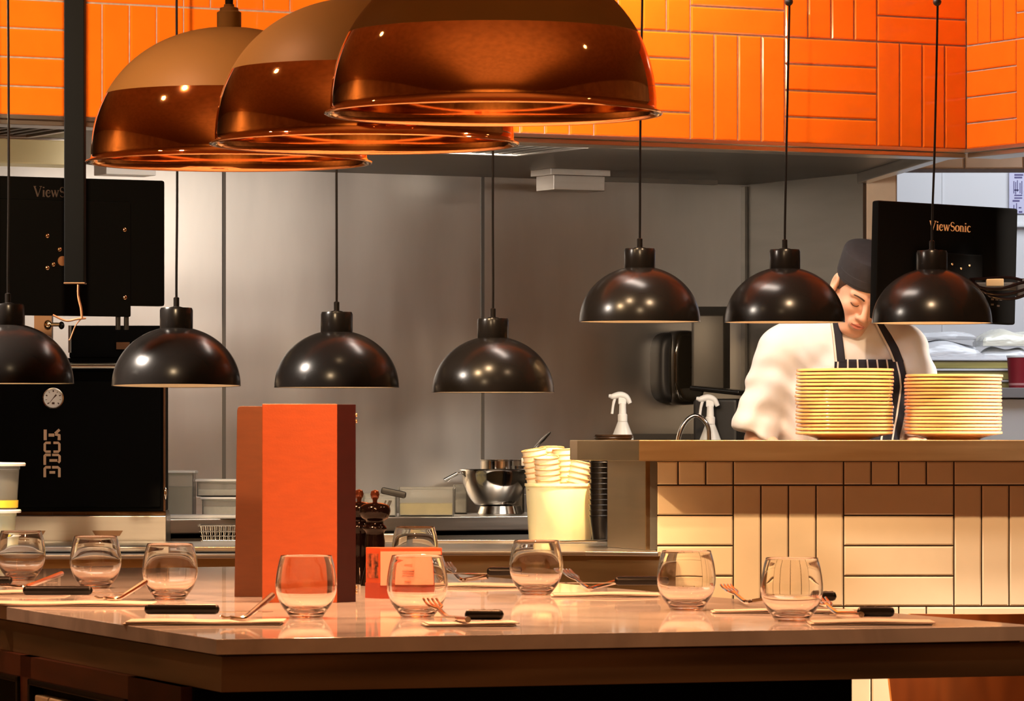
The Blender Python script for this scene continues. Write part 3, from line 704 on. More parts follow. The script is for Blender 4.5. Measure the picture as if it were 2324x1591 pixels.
# moulded plywood chair tucked at the far right
dc = 7.9
cx = (2262 - 1162) / F * dc
t = thing('dining_chair', 'moulded plywood chair with rounded back at the right end of the table', 'chair', (cx, dc, 0), R(12))
wS, zt = 0.215 * 0.94, W(0, 1392, dc).z
def shell(n=24, m=20):
    mb = MB(); g = {}
    for sgn in (0, 1):
        for i in range(n + 1):
            for j in range(m + 1):
                v = j / m; z = zt - v * 0.42; u = -1 + 2 * i / n
                # rounded top corners, narrower waist
                wtop = 1.0 - 0.30 * max(0.0, (v - 0.25)) ** 1.3
                rr = 0.10; ww = wS * wtop
                if v < rr: ww *= 1 - 0.22 * (1 - math.sqrt(max(0, 1 - ((rr - v) / rr) ** 2)))
                x = u * ww; y = 0.05 * (1 - u * u) - 0.02 + 0.05 * v + (0.011 if sgn else 0)
                g[sgn, i, j] = mb.bm.verts.new((x, -y, z))
    for sgn in (0, 1):
        for i in range(n):
            for j in range(m): mb.bm.faces.new([g[sgn, i, j], g[sgn, i + 1, j], g[sgn, i + 1, j + 1], g[sgn, i, j + 1]])
    mb.mi = 1
    for i in range(n):
        for j in (0, m): mb.bm.faces.new([g[0, i, j], g[0, i + 1, j], g[1, i + 1, j], g[1, i, j]]).material_index = 1
    for j in range(m):
        for i in (0, n): mb.bm.faces.new([g[0, i, j], g[0, i, j + 1], g[1, i, j + 1], g[1, i, j]]).material_index = 1
    return mb
shell().build('backrest', [CHAIRW, CHAIREDGE], t)
mb = MB(); mb.box(-0.20, 0.20, -0.06, 0.34, zt - 0.44, zt - 0.425, bev=0.006); mb.build('seat', CHAIRW, t)
for sx_ in (-1, 1):
    for sy_ in (0, 1):
        mb = MB(); mb.tube([(sx_ * 0.17, 0.0 + sy_ * 0.28, zt - 0.44), (sx_ * 0.20, -0.03 + sy_ * 0.34, 0)], 0.011, 10); mb.build('leg', BLACKSATIN, t)

# ================================================================== MONITORS AND POLE
GOLDT = mat('gold_print', (0.80, 0.50, 0.24), 0.5, emit=(0.0, 0.0, 0.0), es=0)
GREYT = mat('dim_brown_print', (0.045, 0.028, 0.022), 0.5)
def arc(cx, cz, rx, rz, a0, a1, n=12): return [(cx + rx * math.cos(R(a0 + (a1 - a0) * i / n)), cz + rz * math.sin(R(a0 + (a1 - a0) * i / n))) for i in range(n + 1)]
def maker_word(mb, h):
    """a serif word in strokes, cap height h; returns its width"""
    T, t_ = 0.15, 0.06; x = 0.0
    def st(pts, wd, ox): mb.ribbon([((p[0] + ox) * h, p[1] * h) for p in pts], ([q * h for q in wd] if isinstance(wd, list) else wd * h), th=0.0006)
    # V
    st([(0.05, 1), (0.36, 0)], T, x); st([(0.36, 0), (0.66, 1)], t_, x); st([(-0.04, 1), (0.2, 1)], t_, x); st([(0.52, 1), (0.76, 1)], t_, x); x += 0.80
    def ilet(x):
        st([(0.1, 0), (0.1, 0.66)], T, x); st([(0, 0.02), (0.22, 0.02)], t_, x); st([(0.02, 0.64), (0.12, 0.64)], t_, x); st([(0.1, 0.84), (0.1, 0.97)], T, x); return x + 0.30
    x = ilet(x)
    st(arc(0.24, 0.33, 0.2, 0.32, 20, 330, 16), [t_ + (T - t_) * abs(math.sin(math.pi * i / 16)) for i in range(17)], x); st([(0.06, 0.38), (0.42, 0.38)], t_, x); x += 0.52
    st([(0.04, .66), (0.2, 0)], T * .85, x); st([(0.2, 0), (0.36, .66)], t_, x); st([(0.34, .66), (0.5, 0)], T * .85, x); st([(0.5, 0), (0.66, .66)], t_, x); st([(-0.03, .65), (0.12, .65)], t_, x); st([(0.26, .65), (0.42, .65)], t_, x); st([(0.57, .65), (0.73, .65)], t_, x); x += 0.78
    st(arc(0.26, 0.74, 0.19, 0.24, 20, 250, 12) + arc(0.26, 0.27, 0.21, 0.25, 80, -160, 12), [t_ + (T - t_) * math.exp(-((i - 12.5) / 5.0) ** 2) for i in range(26)], x); x += 0.58
    st(arc(0.24, 0.33, 0.2, 0.31, 0, 360, 20), [t_ + (T - t_) * abs(math.cos(2 * math.pi * i / 20)) for i in range(21)], x); x += 0.54
    st([(0.08, 0), (0.08, 0.66)], T, x); st([(0.1, 0.5), (0.2, 0.63), (0.32, 0.6), (0.38, 0.45), (0.38, 0)], [t_, .1, .1, T, T], x); st([(0, 0.02), (0.2, 0.02)], t_, x); st([(0.28, 0.02), (0.5, 0.02)], t_, x); x += 0.56
    x = ilet(x)
    st(arc(0.24, 0.33, 0.2, 0.32, 45, 315, 14), [t_ + (T - t_) * abs(math.sin(math.pi * i / 14)) for i in range(15)], x); x += 0.44
    return x * h
def screws(mb, pts, r=0.005):
    for x, z in pts: mb.ball((x, 0, z), (r, 0.003, r), seg=12)
# right monitor, seen from behind
dM = 12.62
pm = W(2150, 597, dM); mw, mh = 0.47, 0.336
t = thing('monitor', 'black monitor seen from behind with gold lettering, hung beside the cook', 'monitor', pm, 0)
ya = R(26)
t.rotation_euler = (R(0), R(1.6), ya)
mb = MB(); mb.box(-mw / 2, mw / 2, 0.0, 0.035, -mh / 2, mh / 2, bev=0.006); mb.build('casing', BLACKDEEP, t)
mb = MB(); mb.box(-0.11, 0.11, -0.02, 0.0, -mh / 2 + 0.02, mh / 2 - 0.14, bev=0.006); mb.build('back_bulge', BLACKDEEP, t)
mb = MB(); mb.box(-mw / 2 + .012, mw / 2 - .012, 0.0345, 0.0365, -mh / 2 + .018, mh / 2 - .012); mb.build('screen', mat('dark_screen', (0.01, 0.01, 0.012), 0.1), t)
mb = MB(); wl_ = maker_word(mb, 0.026); lg = mb.build('maker_lettering', GOLDT, t); lg.location = (-0.062, -0.0006, 0.092); lg.scale = (1.1, 1, 1)
mb = MB(); screws(mb, [(0.034, 0.0), (0.062, 0.010), (0.004, 0.011)], 0.004); o = mb.build('screws', BRASS, t); o.location = (0, -0.021, -0.015)
mb = MB()
for i, (x, z) in enumerate([(0.15, -0.10), (0.165, -0.10), (0.178, -0.10), (0.15, -0.115), (0.17, -0.118)]): mb.box(x, x + 0.009, -0.0008, 0, z, z + 0.005)
mb.build('small_print', GREYT, t)
# its arm, dropping from the hood return at the right, with looped cables
t = thing('monitor_bracket', 'black bracket for the right monitor, cut by the right picture edge', 'bracket', W(2345, 650, 12.54))
mb = MB(); mb.box(-0.05, 0.10, -0.03, 0.03, -0.030, 0.022, bev=0.008); mb.box(-0.17, 0.02, -0.012, 0.03, -0.012, 0.012, bev=0.005); mb.build('clamp', BLACKMATTE, t)
mb = MB(); mb.box(0.03, 0.09, -0.02, 0.04, 0, CEIL - t.location.z, bev=0.004); mb.build('pole', BLACKMATTE, t)
mb = MB(); mb.ball((-0.012, -0.035, -0.018), 0.008); mb.build('bolt', BRASS, t)
t = thing('cable_coil', 'loop of glossy black cable hanging behind the rightmost pendant', 'cable', W(2270, 655, 12.46))
mb = MB()
def px2(px, py): return Vector(((px - 2270) / F * 12.46, 0, (655 - py) / F * 12.46))
for q, oy in (([(2200, 634), (2240, 632), (2290, 630), (2320, 636)], 0.0), ([(2205, 632), (2222, 652), (2270, 655), (2318, 642), (2338, 640)], -0.006), ([(2210, 640), (2240, 664), (2285, 668), (2322, 658), (2340, 650)], 0.004), ([(2225, 650), (2250, 672), (2296, 678), (2330, 668), (2345, 655)], 0.008), ([(2198, 640), (2208, 655), (2230, 660)], 0.0)):
    mb.tube([v + Vector((0, oy, 0)) for v in smooth_path([px2(*a) for a in q], 8)], 0.0042, 8)
mb.build('cable', LACQ, t)
mb = MB(); mb.box(px2(2238, 0).x, px2(2278, 0).x, -0.004, 0.010, px2(0, 650).z, px2(0, 632).z, bev=0.003); mb.build('cable_tag', mat('foil_tag', (0.55, 0.42, 0.25), 0.35, 0.7), t)

# left monitor on the black drop pole
dL = 11.62
n_ = Vector((-math.sin(TH), math.cos(TH), 0)); d_ = Vector((math.cos(TH), math.sin(TH), 0))
pr_ = Vector(((375 - 1162) / F * 11.78, 11.78, 0))
t = thing('monitor', 'black monitor seen from behind hung at the left above the oven', 'monitor', (pr_.x, pr_.y, W(0, 410, 11.78).z), TH)
mw = 0.60; mhh = (695 - 410) / F * 11.78
mb = MB(); mb.box(-mw, 0, 0, 0.035, -mhh, 0, bev=0.006); mb.build('casing', BLACKDEEP, t)
mb = MB(); mb.box(-mw + .012, -.012, 0.0345, 0.0365, -mhh + .018, -.012); mb.build('screen', MATS['dark_screen'], t)
mb = MB(); mb.box(-mw + 0.02, -0.105, -0.016, 0.0, -mhh - 0.030, -0.060, bev=0.004); mb.build('mount_plate', BLACKDEEP, t)
mb = MB(); maker_word(mb, 0.027); lg = mb.build('maker_lettering', GREYT, t); lg.location = (-0.376, -0.0006, -0.052); lg.scale = (1.12, 1, 1)
mb = MB(); k = 11.7 / F / math.cos(TH)
scr = [((px - 375) * k, -(py - 403 - (375 - px) * -0.0) * 11.7 / F) for px, py in ((281, 518), (282, 672), (115, 536), (115, 608), (128, 600), (141, 566))]
screws(mb, scr, 0.006); o = mb.build('screws', BRASS, t); o.location = (0, -0.017, 0)
mb = MB(); mb.lathe([(0, 0), (0.013, 0), (0.013, 0.004), (0, 0.004)], 24, Matrix.Translation(((146 - 375) * k, -0.017, -(592 - 403) * 11.7 / F)) @ Matrix.Rotation(PI / 2, 4, 'X')); mb.build('knob', mat('copper_knob', (0.5, 0.25, 0.12), 0.4, 0.8), t)
mb = MB()
for px in (271, 289): mb.box((px - 375) * k - 0.005, (px - 375) * k + 0.006, -0.008, 0.004, -(745 - 403) * 11.7 / F, -0.3, bev=0.002)
mb.build('hanger_straps', BLACKMATTE, t)
t = thing('drop_pole', 'square black ceiling pole in front of the orange tiles and left monitor', 'pole', W(170, 645, 11.15))
mb = MB(); mb.box(-0.0255, 0.0255, -0.02, 0.03, 0, CEIL - t.location.z, bev=0.003); mb.build('pole', BLACKDEEP, t)
mb = MB(); mb.box(-0.0265, 0.027, -0.021, 0.031, 0, 0.004, bev=0.001); mb.build('end_cap', mat('worn_bronze', (0.20, 0.11, 0.06), 0.4, 0.8), t)
# loose cables under the pole
t = thing('hanging_cable', 'thin brown cable hanging loose below the black drop pole', 'cable', W(182, 645, 11.2))
mb = MB(); kk = 11.2 / F
def q2(px, py): return Vector(((px - 182) * kk, 0, (645 - py) * kk))
mb.tube(smooth_path([q2(178, 640), q2(178, 672), q2(184, 700), q2(186, 722)], 6), 0.0030, 8)
mb.tube(smooth_path([q2(186, 722), q2(172, 738), q2(160, 768), q2(156, 772)], 6), 0.0016, 8)
mb.tube(smooth_path([q2(120, 715), q2(150, 728), q2(176, 724), q2(195, 722)], 6), 0.0026, 8)
mb.build('cable', mat('brown_cable', (0.25, 0.10, 0.04), 0.4), t)

# ================================================================== OVEN AND COOKING LINE
t = thing('charcoal_oven', 'large black oven with round dial and metal lettering at the left', 'oven', (W(375, 0, 13.2).x, 13.2, 0), R(1.5))
k = 13.2 / F
def oz(py): return EYE + (990 - py) * k
zb, zt_ = oz(1160), oz(842)
mb = MB(); mb.box(-0.93, -0.004, 0.02, 0.25, zb, zt_, bev=0.004); mb.build('body', BLACKDEEP, t)
mb = MB(); mb.box(-0.90, -0.014, 0.0, 0.03, zb + 0.012, zt_ - 0.03, bev=0.004); mb.build('door', BLACKDEEP, t)
mb = MB(); mb.tube([(-0.003, 0.01, zb + 0.0), (-0.003, 0.01, zt_)], 0.004, 8); mb.build('hinge_rod', mat('worn_bronze', (0.20, 0.11, 0.06), 0.4, 0.8), t)
mb = MB(); mb.ball((0.0, 0.005, oz(1120)), (0.006, 0.006, 0.020)); mb.build('latch', CHROME, t)
mb = MB(); mb.box(-0.93, 0.0, 0.05, 0.24, oz(1172), zb, bev=0.003)
for i in range(9): mb.box(-0.90 + i * 0.10, -0.84 + i * 0.10, 0.045, 0.06, oz(1176), oz(1164))
mb.build('base_rail', mat('burnt_brown_steel', (0.10, 0.05, 0.02), 0.35, 0.9), t)
mb = MB(); mb.box(-0.93, 0.004, -0.01, 0.24, 0, oz(1170), bev=0.004); mb.build('steel_stand', STEEL, t)
for px in (245, 70):
    mb = MB(); cx = (px - 375) * k; mb.prism([(cx - 0.046, oz(1204)), (cx + 0.046, oz(1204)), (cx + 0.036, oz(1216)), (cx - 0.036, oz(1216))], 0.0, 0.012, M=Matrix.Translation((0, -0.002, 0)) @ Matrix.Rotation(PI / 2, 4, 'X')); mb.build('recessed_handle', mat('worn_bronze', (0.2, .1, .05)), t)
# top unit, handle bar and flue bits
mb = MB(); mb.box((155 - 375) * k, (372 - 375) * k, 0.05, 0.24, oz(812), oz(738), bev=0.004); mb.box(-0.93, -0.02, 0.04, 0.24, oz(842), oz(812)); mb.build('top_unit', BLACKDEEP, t)
mb = MB(); mb.tube([((-30 - 375) * k, 0.0, oz(831)), ((300 - 375) * k, 0.0, oz(831))], 0.0105, 20); mb.build('bar_handle', CHROME, t)
mb = MB(); mb.box((72 - 375) * k, (112 - 375) * k, 0.10, 0.16, oz(812), oz(700)); mb.build('flue', mat('worn_bronze', (0.2, .1, .05)), t)
mb = MB(); mb.tube([((100 - 375) * k, 0.09, oz(735)), ((132 - 375) * k, 0.09, oz(735))], 0.006, 12); mb.ball(((104 - 375) * k, 0.09, oz(735)), (0.012, 0.01, 0.014)); v_ = mb.build('valve', BRASS, t)
mb = MB(); mb.ball(((135 - 375) * k, 0.09, oz(737)), (0.009, 0.009, 0.012)); mb.build('valve_knob', BLACKSATIN, v_)
mb = MB(); mb.tube([((157 - 375) * k, 0.04, oz(738)), ((157 - 375) * k, 0.04, oz(800))], 0.005, 10); mb.build('rod', STEELDK, t)
mb = MB(); mb.box((262 - 375) * k, (292 - 375) * k, 0.044, 0.05, oz(792), oz(776)); mb.build('plate', mat('worn_bronze', (0.2, .1, .05)), t)
# dial
gx, gz = (122 - 375) * k, oz(904)
GM = Matrix.Translation((gx, 0.0, gz)) @ Matrix.Rotation(PI / 2, 4, 'X')
mb = MB(); mb.lathe([(0, -0.01), (0.0325, -0.01), (0.0335, 0.008), (0.0315, 0.013), (0.0285, 0.012), (0.028, 0.008)], 48, GM); rim = mb.build('dial_rim', CHROME, t)
mb = MB(); mb.lathe([(0, 0.0075), (0.0285, 0.0075), (0.0285, 0.0085), (0, 0.0085)], 48, GM); face = mb.build('dial_face', mat('white_dial', (0.85, 0.84, 0.80), 0.4, var=0.01), rim)
mb = MB()
for i in range(9):
    a = R(225 - i * 33.75); mb.ribbon([(0.019 * math.cos(a), 0.019 * math.sin(a)), (0.024 * math.cos(a), 0.024 * math.sin(a))], 0.0032 if i % 2 == 0 else 0.0014, th=0.0006)
mb.ribbon([(-0.013, -0.016), (0.0, 0.0), (0.009, 0.0105)], [0.0010, 0.0018, 0.005], th=0.0008); mb.ribbon([(-0.004, -0.015), (0.004, -0.015)], 0.006, th=0.0005)
o = mb.build('dial_needle_and_marks', INK, rim); o.location = (gx, -0.0087, gz)
# metal letters stacked downwards
mb = MB(); u = k
def LT(pts, wd, row): 
    z0 = (0, 27.5, 55, 83)[row]
    mb.ribbon([((99 + p[0] - 375) * u, -(975 + z0 + p[1] - 990) * u) for p in pts], wd * u, th=0.003)
LT([(4.5, 0), (4.5, 24)], 7, 0); LT([(12, 12.5), (25, 12.5)], 7, 0); LT([(37, 0), (27, 9)], 6, 0); LT([(27, 10), (36, 13), (36, 24)], 7, 0)
for s_ in (0, 1):
    f_ = (lambda q: (40 - q[0], q[1])) if s_ else (lambda q: q)
    LT([f_(q) for q in ((17, 2.5), (6, 2.5), (3.5, 5), (3.5, 20), (6, 22.5), (17, 22.5))], 5.5, 1)
LT([(17, 2.5), (5, 2.5), (3.5, 4), (3.5, 25)], 6, 2); LT([(20, 2.5), (34, 2.5), (37, 5), (37, 17), (34, 20)], 5.5, 2); LT([(14, 15), (32, 15)], 6, 2)
LT([(17, 2.5), (6, 2.5), (3.5, 5), (3.5, 25)], 6, 3); LT([(20, 2.5), (33, 2.5), (36.5, 5), (36.5, 25)], 6, 3); LT([(14, 14), (27, 14)], 6, 3)
o = mb.build('metal_lettering', mat('polished_letter_metal', (0.80, 0.68, 0.56), 0.25, 0.6), t); o.location = (0, -0.001, EYE)

# lit strip light housing under the hood at the left, and a junction box
LIT = mat('lit_yellowed_diffuser', (0.75, 0.70, 0.42), 0.4, emit=(0.85, 0.72, 0.36), es=0.06)
t = thing('hood_lamp', 'yellowish strip lamp housing under the hood at the left picture edge', 'light fixture', (W(60, 0, 12.75).x, 12.75, W(0, 372, 12.75).z), TH)
mb = MB(); hh = HZ - t.location.z; mb.box(-0.5, 0.17, 0, 0.14, 0.0, 0.072, bev=0.006); mb.build('diffuser', LIT, t)
mb = MB(); mb.box(-0.5, 0.172, -0.004, 0.15, 0.070, hh, bev=0.002); mb.build('housing', STEEL, t)
t = thing('hood_lamp', 'short white lamp box under the hood below the left copper pendant', 'light fixture', (W(298, 0, 13.4).x, 13.4, W(0, 397, 13.4).z), TH)
mb = MB(); hh = HZ - t.location.z; mb.box(-0.082, 0.082, 0, 0.10, 0, min(hh, 0.1), bev=0.003); mb.build('housing', WHITEPL, t)
t = thing('junction_box', 'small steel box under the hood above the steel back wall', 'junction box', (W(1315, 0, 14.3).x, 14.3, W(0, 432, 14.3).z), TH)
mb = MB(); hh = HZ - t.location.z; mb.box(-0.095, 0.095, 0, 0.12, 0, 0.048, bev=0.002); mb.box(-0.11, 0.11, -0.01, 0.13, 0.048, hh, bev=0.001); mb.build('box', STEEL, t)
mb = MB(); mb.box(0.0, 0.55, 0.05, 0.07, 0.035, 0.05); mb.build('conduit', STEELDK, t)

# ------------------------------------------------------------------ tubs, bowls, tools
CLEAR = mat('cloudy_polypropylene', (0.92, 0.92, 0.88), 0.18, trans=0.86, ior=1.2, var=0.02)
CLEARY = mat('glowing_cream_plastic', (0.93, 0.78, 0.50), 0.40, trans=0.0, sss=0.5, var=0.02)
YEL = mat('pale_yellow_sauce', (0.80, 0.66, 0.22), 0.5, var=0.12, vscale=(25, 25, 25))
LIDY = mat('yellow_label', (0.85, 0.62, 0.06), 0.45, var=0.05)
def round_tub(name, lab, p, r, h, m=CLEAR, lid=True, extra=None):
    t = thing(name, lab, 'tub', p)
    mb = MB(); mb.lathe([(0, 0.0), (r * 0.84, 0.0), (r * 0.86, 0.004), (r * 0.97, h - 0.012), (r, h - 0.01), (r, h), (r * 0.96, h), (r * 0.82, 0.005), (0, 0.005)], 40); mb.build('tub', m, t)
    if lid:
        mb = MB(); mb.lathe([(0, h + 0.002), (r * 0.95, h + 0.002), (r * 1.22, h - 0.002), (r * 1.24, h + 0.004), (r * 1.2, h + 0.0075), (0, h + 0.009)], 40); mb.build('lid', WHITEPL, t)
    return t
k = 12.35 / F
xL = W(-8, 0, 12.35).x
h1 = (1248 - 1166) * k; 
a_ = round_tub('round_tub', 'brightly lit round tub under the taller one, at the left picture edge', (xL, 12.35, CZ), 0.056, h1, m=CLEARY)
hs = CZ + h1 + 0.0095
b_ = round_tub('round_tub', 'tall cloudy tub with white lid and yellow band, at the left picture edge', (xL, 12.35, hs), 0.066, (1163 - 1062) * k - 0.003)
mb = MB(); mb.lathe([(0.0570, 0.003), (0.0600, 0.003), (0.0615, 0.024), (0.0585, 0.024)], 40); mb.build('yellow_band', LIDY, b_)

# the bucket full of paper cups
dB = 13.25
pB = Vector(((1271 - 1162) / F * dB, dB, CZ)); k = dB / F
t = thing('plastic_bucket', 'glowing cream plastic bucket full of paper cups on the steel counter', 'bucket', pB)
rb, hb = 79 * k, 130 * k
mb = MB(); mb.lathe([(0, 0), (rb * 0.86, 0), (rb * 0.90, 0.006), (rb * 0.985, hb - 0.010), (rb * 1.02, hb - 0.008), (rb * 1.02, hb), (rb * 0.96, hb), (rb * 0.87, 0.01), (0, 0.008)], 56); mb.build('bucket', CLEARY, t)
CUPM = mat('cream_paper_cup', (0.86, 0.74, 0.55), 0.55, var=0.03)
CUPB = mat('dark_brown_paper_cup', (0.20, 0.10, 0.045), 0.5, var=0.2, vscale=(30, 30, 10))
CUPK = mat('black_ribbed_cup', (0.007, 0.005, 0.004), 0.3, var=0.2)
def cup_mesh(m, rim=None):
    t_ = thing('paper_cup', '', 'paper cup')
    mb = MB(); mb.lathe([(0, 0.0), (0.026, 0.0), (0.0365, 0.078), (0.0352, 0.0785), (0.0250, 0.003), (0, 0.003)], 32); mb.mi = 1; mb.lathe([(0.0364, 0.0775), (0.0383, 0.0778), (0.0386, 0.0800), (0.0374, 0.0815), (0.0350, 0.080)], 32); b = mb.build('cup', [m, rim or m], t_)
    return t_, b
def cup_stack(proto, base, axis, n, pitch, lab_fn, group, jit=0.0):
    ax = Vector(axis).normalized(); q = Vector((0, 0, 1)).rotation_difference(ax)
    for i in range(n):
        o = proto[0].copy(); C.objects.link(o); c = proto[1].copy(); C.objects.link(c); c.parent = o
        o.location = Vector(base) + ax * (i * pitch) + Vector((random.uniform(-jit, jit), random.uniform(-jit, jit), 0)); o.rotation_euler = q.to_euler()
        o['label'] = lab_fn(n - i); o['group'] = group
ORD = ['', 'first', 'second', 'third', 'fourth', 'fifth', 'sixth', 'seventh', 'eighth', 'ninth', 'tenth', 'eleventh', 'twelfth', 'thirteenth', 'fourteenth', 'fifteenth', 'sixteenth', 'seventeenth', 'eighteenth', 'nineteenth', 'twentieth']
def from_top(n, what): return f'{what}, topmost of its stack' if n == 1 else f'{what}, {ORD[n]} from the top'
pc = cup_mesh(CUPM, mat('shaded_paper_rim', (0.50, 0.30, 0.15), 0.6))  # brown rim colour paints the shadow line between nested cups
# (px, py of the top rim), y offset, lean x, lean y, cups
for (px, py, dy, lx, ly, n, wh) in [(1211, 1019, -0.030, -0.16, -0.06, 9, 'cream cup in the left leaning stack in the bucket'), (1240, 1036, -0.062, -0.06, -0.14, 8, 'cream cup in the front stack in the bucket'),
        (1282, 1018, 0.0, -0.05, 0.02, 9, 'cream cup in the tallest stack in the bucket'), (1318, 1046, -0.012, 0.22, 0.02, 7, 'cream cup in the right leaning stack in the bucket'), (1252, 1014, 0.045, 0.0, 0.10, 9, 'cream cup in the rear stack in the bucket')]:
    d = dB + dy; top = W(px, py, d); ax = Vector((lx, ly, 1)).normalized(); pit = 0.0165
    base = top - ax * ((n - 1) * pit + 0.082)
    cup_stack(pc, base, ax, n, pit, lambda q, wh=wh: from_top(q, wh), 'paper cups standing in the bucket')
C.objects.unlink(pc[0]); C.objects.unlink(pc[1])
# black ribbed cups beside the bucket, and a leaning stack behind the end panel
pk = cup_mesh(CUPK); d = 13.0; k = d / F
p = Vector(((1366 - 1162) * k, d, CZ))
cup_stack(pk, (p.x, p.y, CZ), (0, 0, 1), 15, 0.0157, lambda q: from_top(q, 'black cup in the tall stack beside the bucket'), 'black paper cups beside the bucket', 0.0008)
C.objects.unlink(pk[0]); C.objects.unlink(pk[1])
pb = cup_mesh(CUPB); b0 = Vector(((1386 - 1162) / F * 13.15, 13.15, CZ + 0.010))
cup_stack(pb, (b0.x + 0.012, b0.y, b0.z), (-0.14, 0.02, 1), 9, 0.0165, lambda q: from_top(q, 'brown cup in the leaning stack behind the end panel'), 'brown paper cups behind the end panel', 0.001)
C.objects.unlink(pb[0]); C.objects.unlink(pb[1])
# low black dish on the corner of the pass
p = Vector(((1392 - 1162) / F * 12.35, 12.35, PZ))
t = thing('ribbed_dish', 'low black ribbed dish on the left corner of the pass shelf', 'dish', p)
mb = MB(); mb.lathe([(0, 0), (0.050, 0), (0.052, 0.004), (0.0555, 0.006), (0.053, 0.009), (0.056, 0.012), (0.056, 0.015), (0.053, 0.015), (0.050, 0.005), (0, 0.004)], 40); mb.build('dish', mat('black_bronze_ware', (0.015, 0.009, 0.006), 0.25), t)

# long tray/knife blade lying in front of the bucket
t = thing('steel_tongs', 'long steel tongs lying on the counter in front of the bucket', 'tongs', W(1400, 1236, 12.75) * 1.0)
t.location.z = CZ + 0.003
mb = MB(); kk = 12.75 / F
for dy in (-0.012, 0.012): mb.tube(smooth_path([(-0.20, dy * 2.2, 0.003), (-0.1, dy * 1.5, 0.006), (0.04, dy, 0.006), (0.06, dy * .5, 0.003)], 5), 0.0035, 8)
mb.build('tongs', CHROME, t)

# things on the back bench
def bench_box(px0, px1, h_px, off, lab, name='plastic_container', m=CLEAR, fill=None, lid=None, cat='container'):
    pc_ = on_bench((px0 + px1) / 2, off); k = pc_.y / F; w_ = (px1 - px0) * k / 2; h = h_px * k
    t = thing(name, lab, cat, pc_)
    mb = MB(); e = 0.003; mb.box(-w_ * .94, w_ * .94, -0.06, 0.06, 0, 0.003)
    for (a, b, c, d2_) in ((-w_, w_, -0.06, -0.057), (-w_, w_, 0.057, 0.06), (-w_, -w_ + e, -0.057, 0.057), (w_ - e, w_, -0.057, 0.057)): mb.box(a, b, c, d2_, 0.0, h)
    mb.box(-w_ - 0.004, w_ + 0.004, -0.064, -0.059, h - 0.006, h, bev=0.001); mb.box(-w_ - 0.004, w_ + 0.004, 0.059, 0.064, h - 0.006, h, bev=0.001)
    mb.build('tub', m, t)
    if fill:
        mb = MB(); mb.box(-w_ + e, w_ - e, -0.056, 0.056, 0.004, h * fill[1], bev=0.004); mb.build('contents', fill[0], t)
    if lid:
        mb = MB(); mb.box(-w_ - 0.006, w_ + 0.006, -0.068, 0.068, h, h + 0.008, bev=0.003); mb.build('lid', lid, t)
    return t
RICE = mat('white_grains', (0.80, 0.80, 0.76), 0.7, var=0.1, vscale=(80, 80, 80))
bench_box(906, 1030, 66, 0.12, 'square tub of pale yellow sauce on the back bench', fill=(YEL, 0.45))
bench_box(826, 900, 52, 0.14, 'white tub on the back bench beside the menu box', fill=(RICE, 0.8))
bench_box(1032, 1060, 66, 0.47, 'white tub behind the steel mixing bowl', fill=(RICE, 0.5))
r1 = bench_box(378, 442, 100, 0.30, 'tall cloudy tub with flat white lid beside the oven', fill=(mat('grey_stock', (0.45, 0.43, 0.36), 0.5, var=0.2), 0.7), lid=WHITEPL)
s1 = bench_box(462, 560, 40, 0.30, 'lower white tub of the pair left of the menu stand', fill=(RICE, 0.6), lid=WHITEPL)
s2 = bench_box(450, 560, 34, 0.30, 'upper white tub of the pair left of the menu stand', fill=(RICE, 0.5), lid=WHITEPL)
s2.location.z = BZ + 40 * s1.location.y / F + 0.0085
# white tray and fryer basket
pt = on_bench(440, 0.10); k = pt.y / F
t = thing('white_tray', 'shallow white tray on the bench beside the oven', 'tray', pt)
mb = MB(); mb.box(-0.10, 0.22, -0.07, 0.05, 0.0, 0.012, bev=0.004); mb.build('tray', WHITEPL, t)
pt = W(500, 1226, 13.08); pt.z = CZ; k = pt.y / F
t = thing('fryer_basket', 'wire fryer basket on the counter left of the menu stand', 'basket', pt)
mb = MB()
def rect(z, sx_, sy_): return [(-sx_, -sy_, z), (sx_, -sy_, z), (sx_, sy_, z), (-sx_, sy_, z), (-sx_, -sy_, z)]
for z, s_ in ((0.004, 0.85), (0.018, .9), (0.032, .95), (0.050, 1.0)): mb.tube(rect(z, 0.062 * s_, 0.045 * s_), 0.0014 if z < .05 else 0.0028, 6)
for i in range(9):
    x = -0.055 + i * 0.01375
    for y in (-0.042, 0.042): mb.tube([(x * .9, y * .85, 0.004), (x, y, 0.050)], 0.0010, 5)
for i in range(6): mb.tube([(-0.052, -0.035 + i * .014, 0.004), (0.052, -0.035 + i * .014, 0.004)], 0.0010, 5)
mb.build('wire_basket', CHROME, t)
# press with black handle
p = on_bench(858, 0.05)
p2 = Vector(((850 - 1162) / F * 13.08, 13.08, CZ)); k = 13.08 / F
t = thing('frying_basket', 'wire basket with black handle rising behind the black mills', 'basket', p2)
mb = MB(); zt2 = (1222 - 1128) * k
for (x0_, x1_) in ((844, 876), (852, 884), (858, 888)): mb.tube([((x0_ - 850) * k, (x0_ - 850) * .0005, 0.02), ((x1_ - 850) * k, -0.01, zt2)], 0.0022, 8)
mb.build('handle_wires', STEELDK, t)
mb = MB(); M_ = Matrix.Translation(((892 - 850) * k, -0.01, (1222 - 1110) * k)) @ Matrix.Rotation(R(12), 4, 'Y'); mb.box(-0.036, 0.040, -0.012, 0.012, -0.010, 0.010, M=M_, bev=0.006); mb.build('grip', BLACKMATTE, t)
mb = MB(); mb.box(-0.06, 0.06, -0.06, 0.06, 0, 0.025, bev=0.004); mb.build('basket_box', STEEL, t)
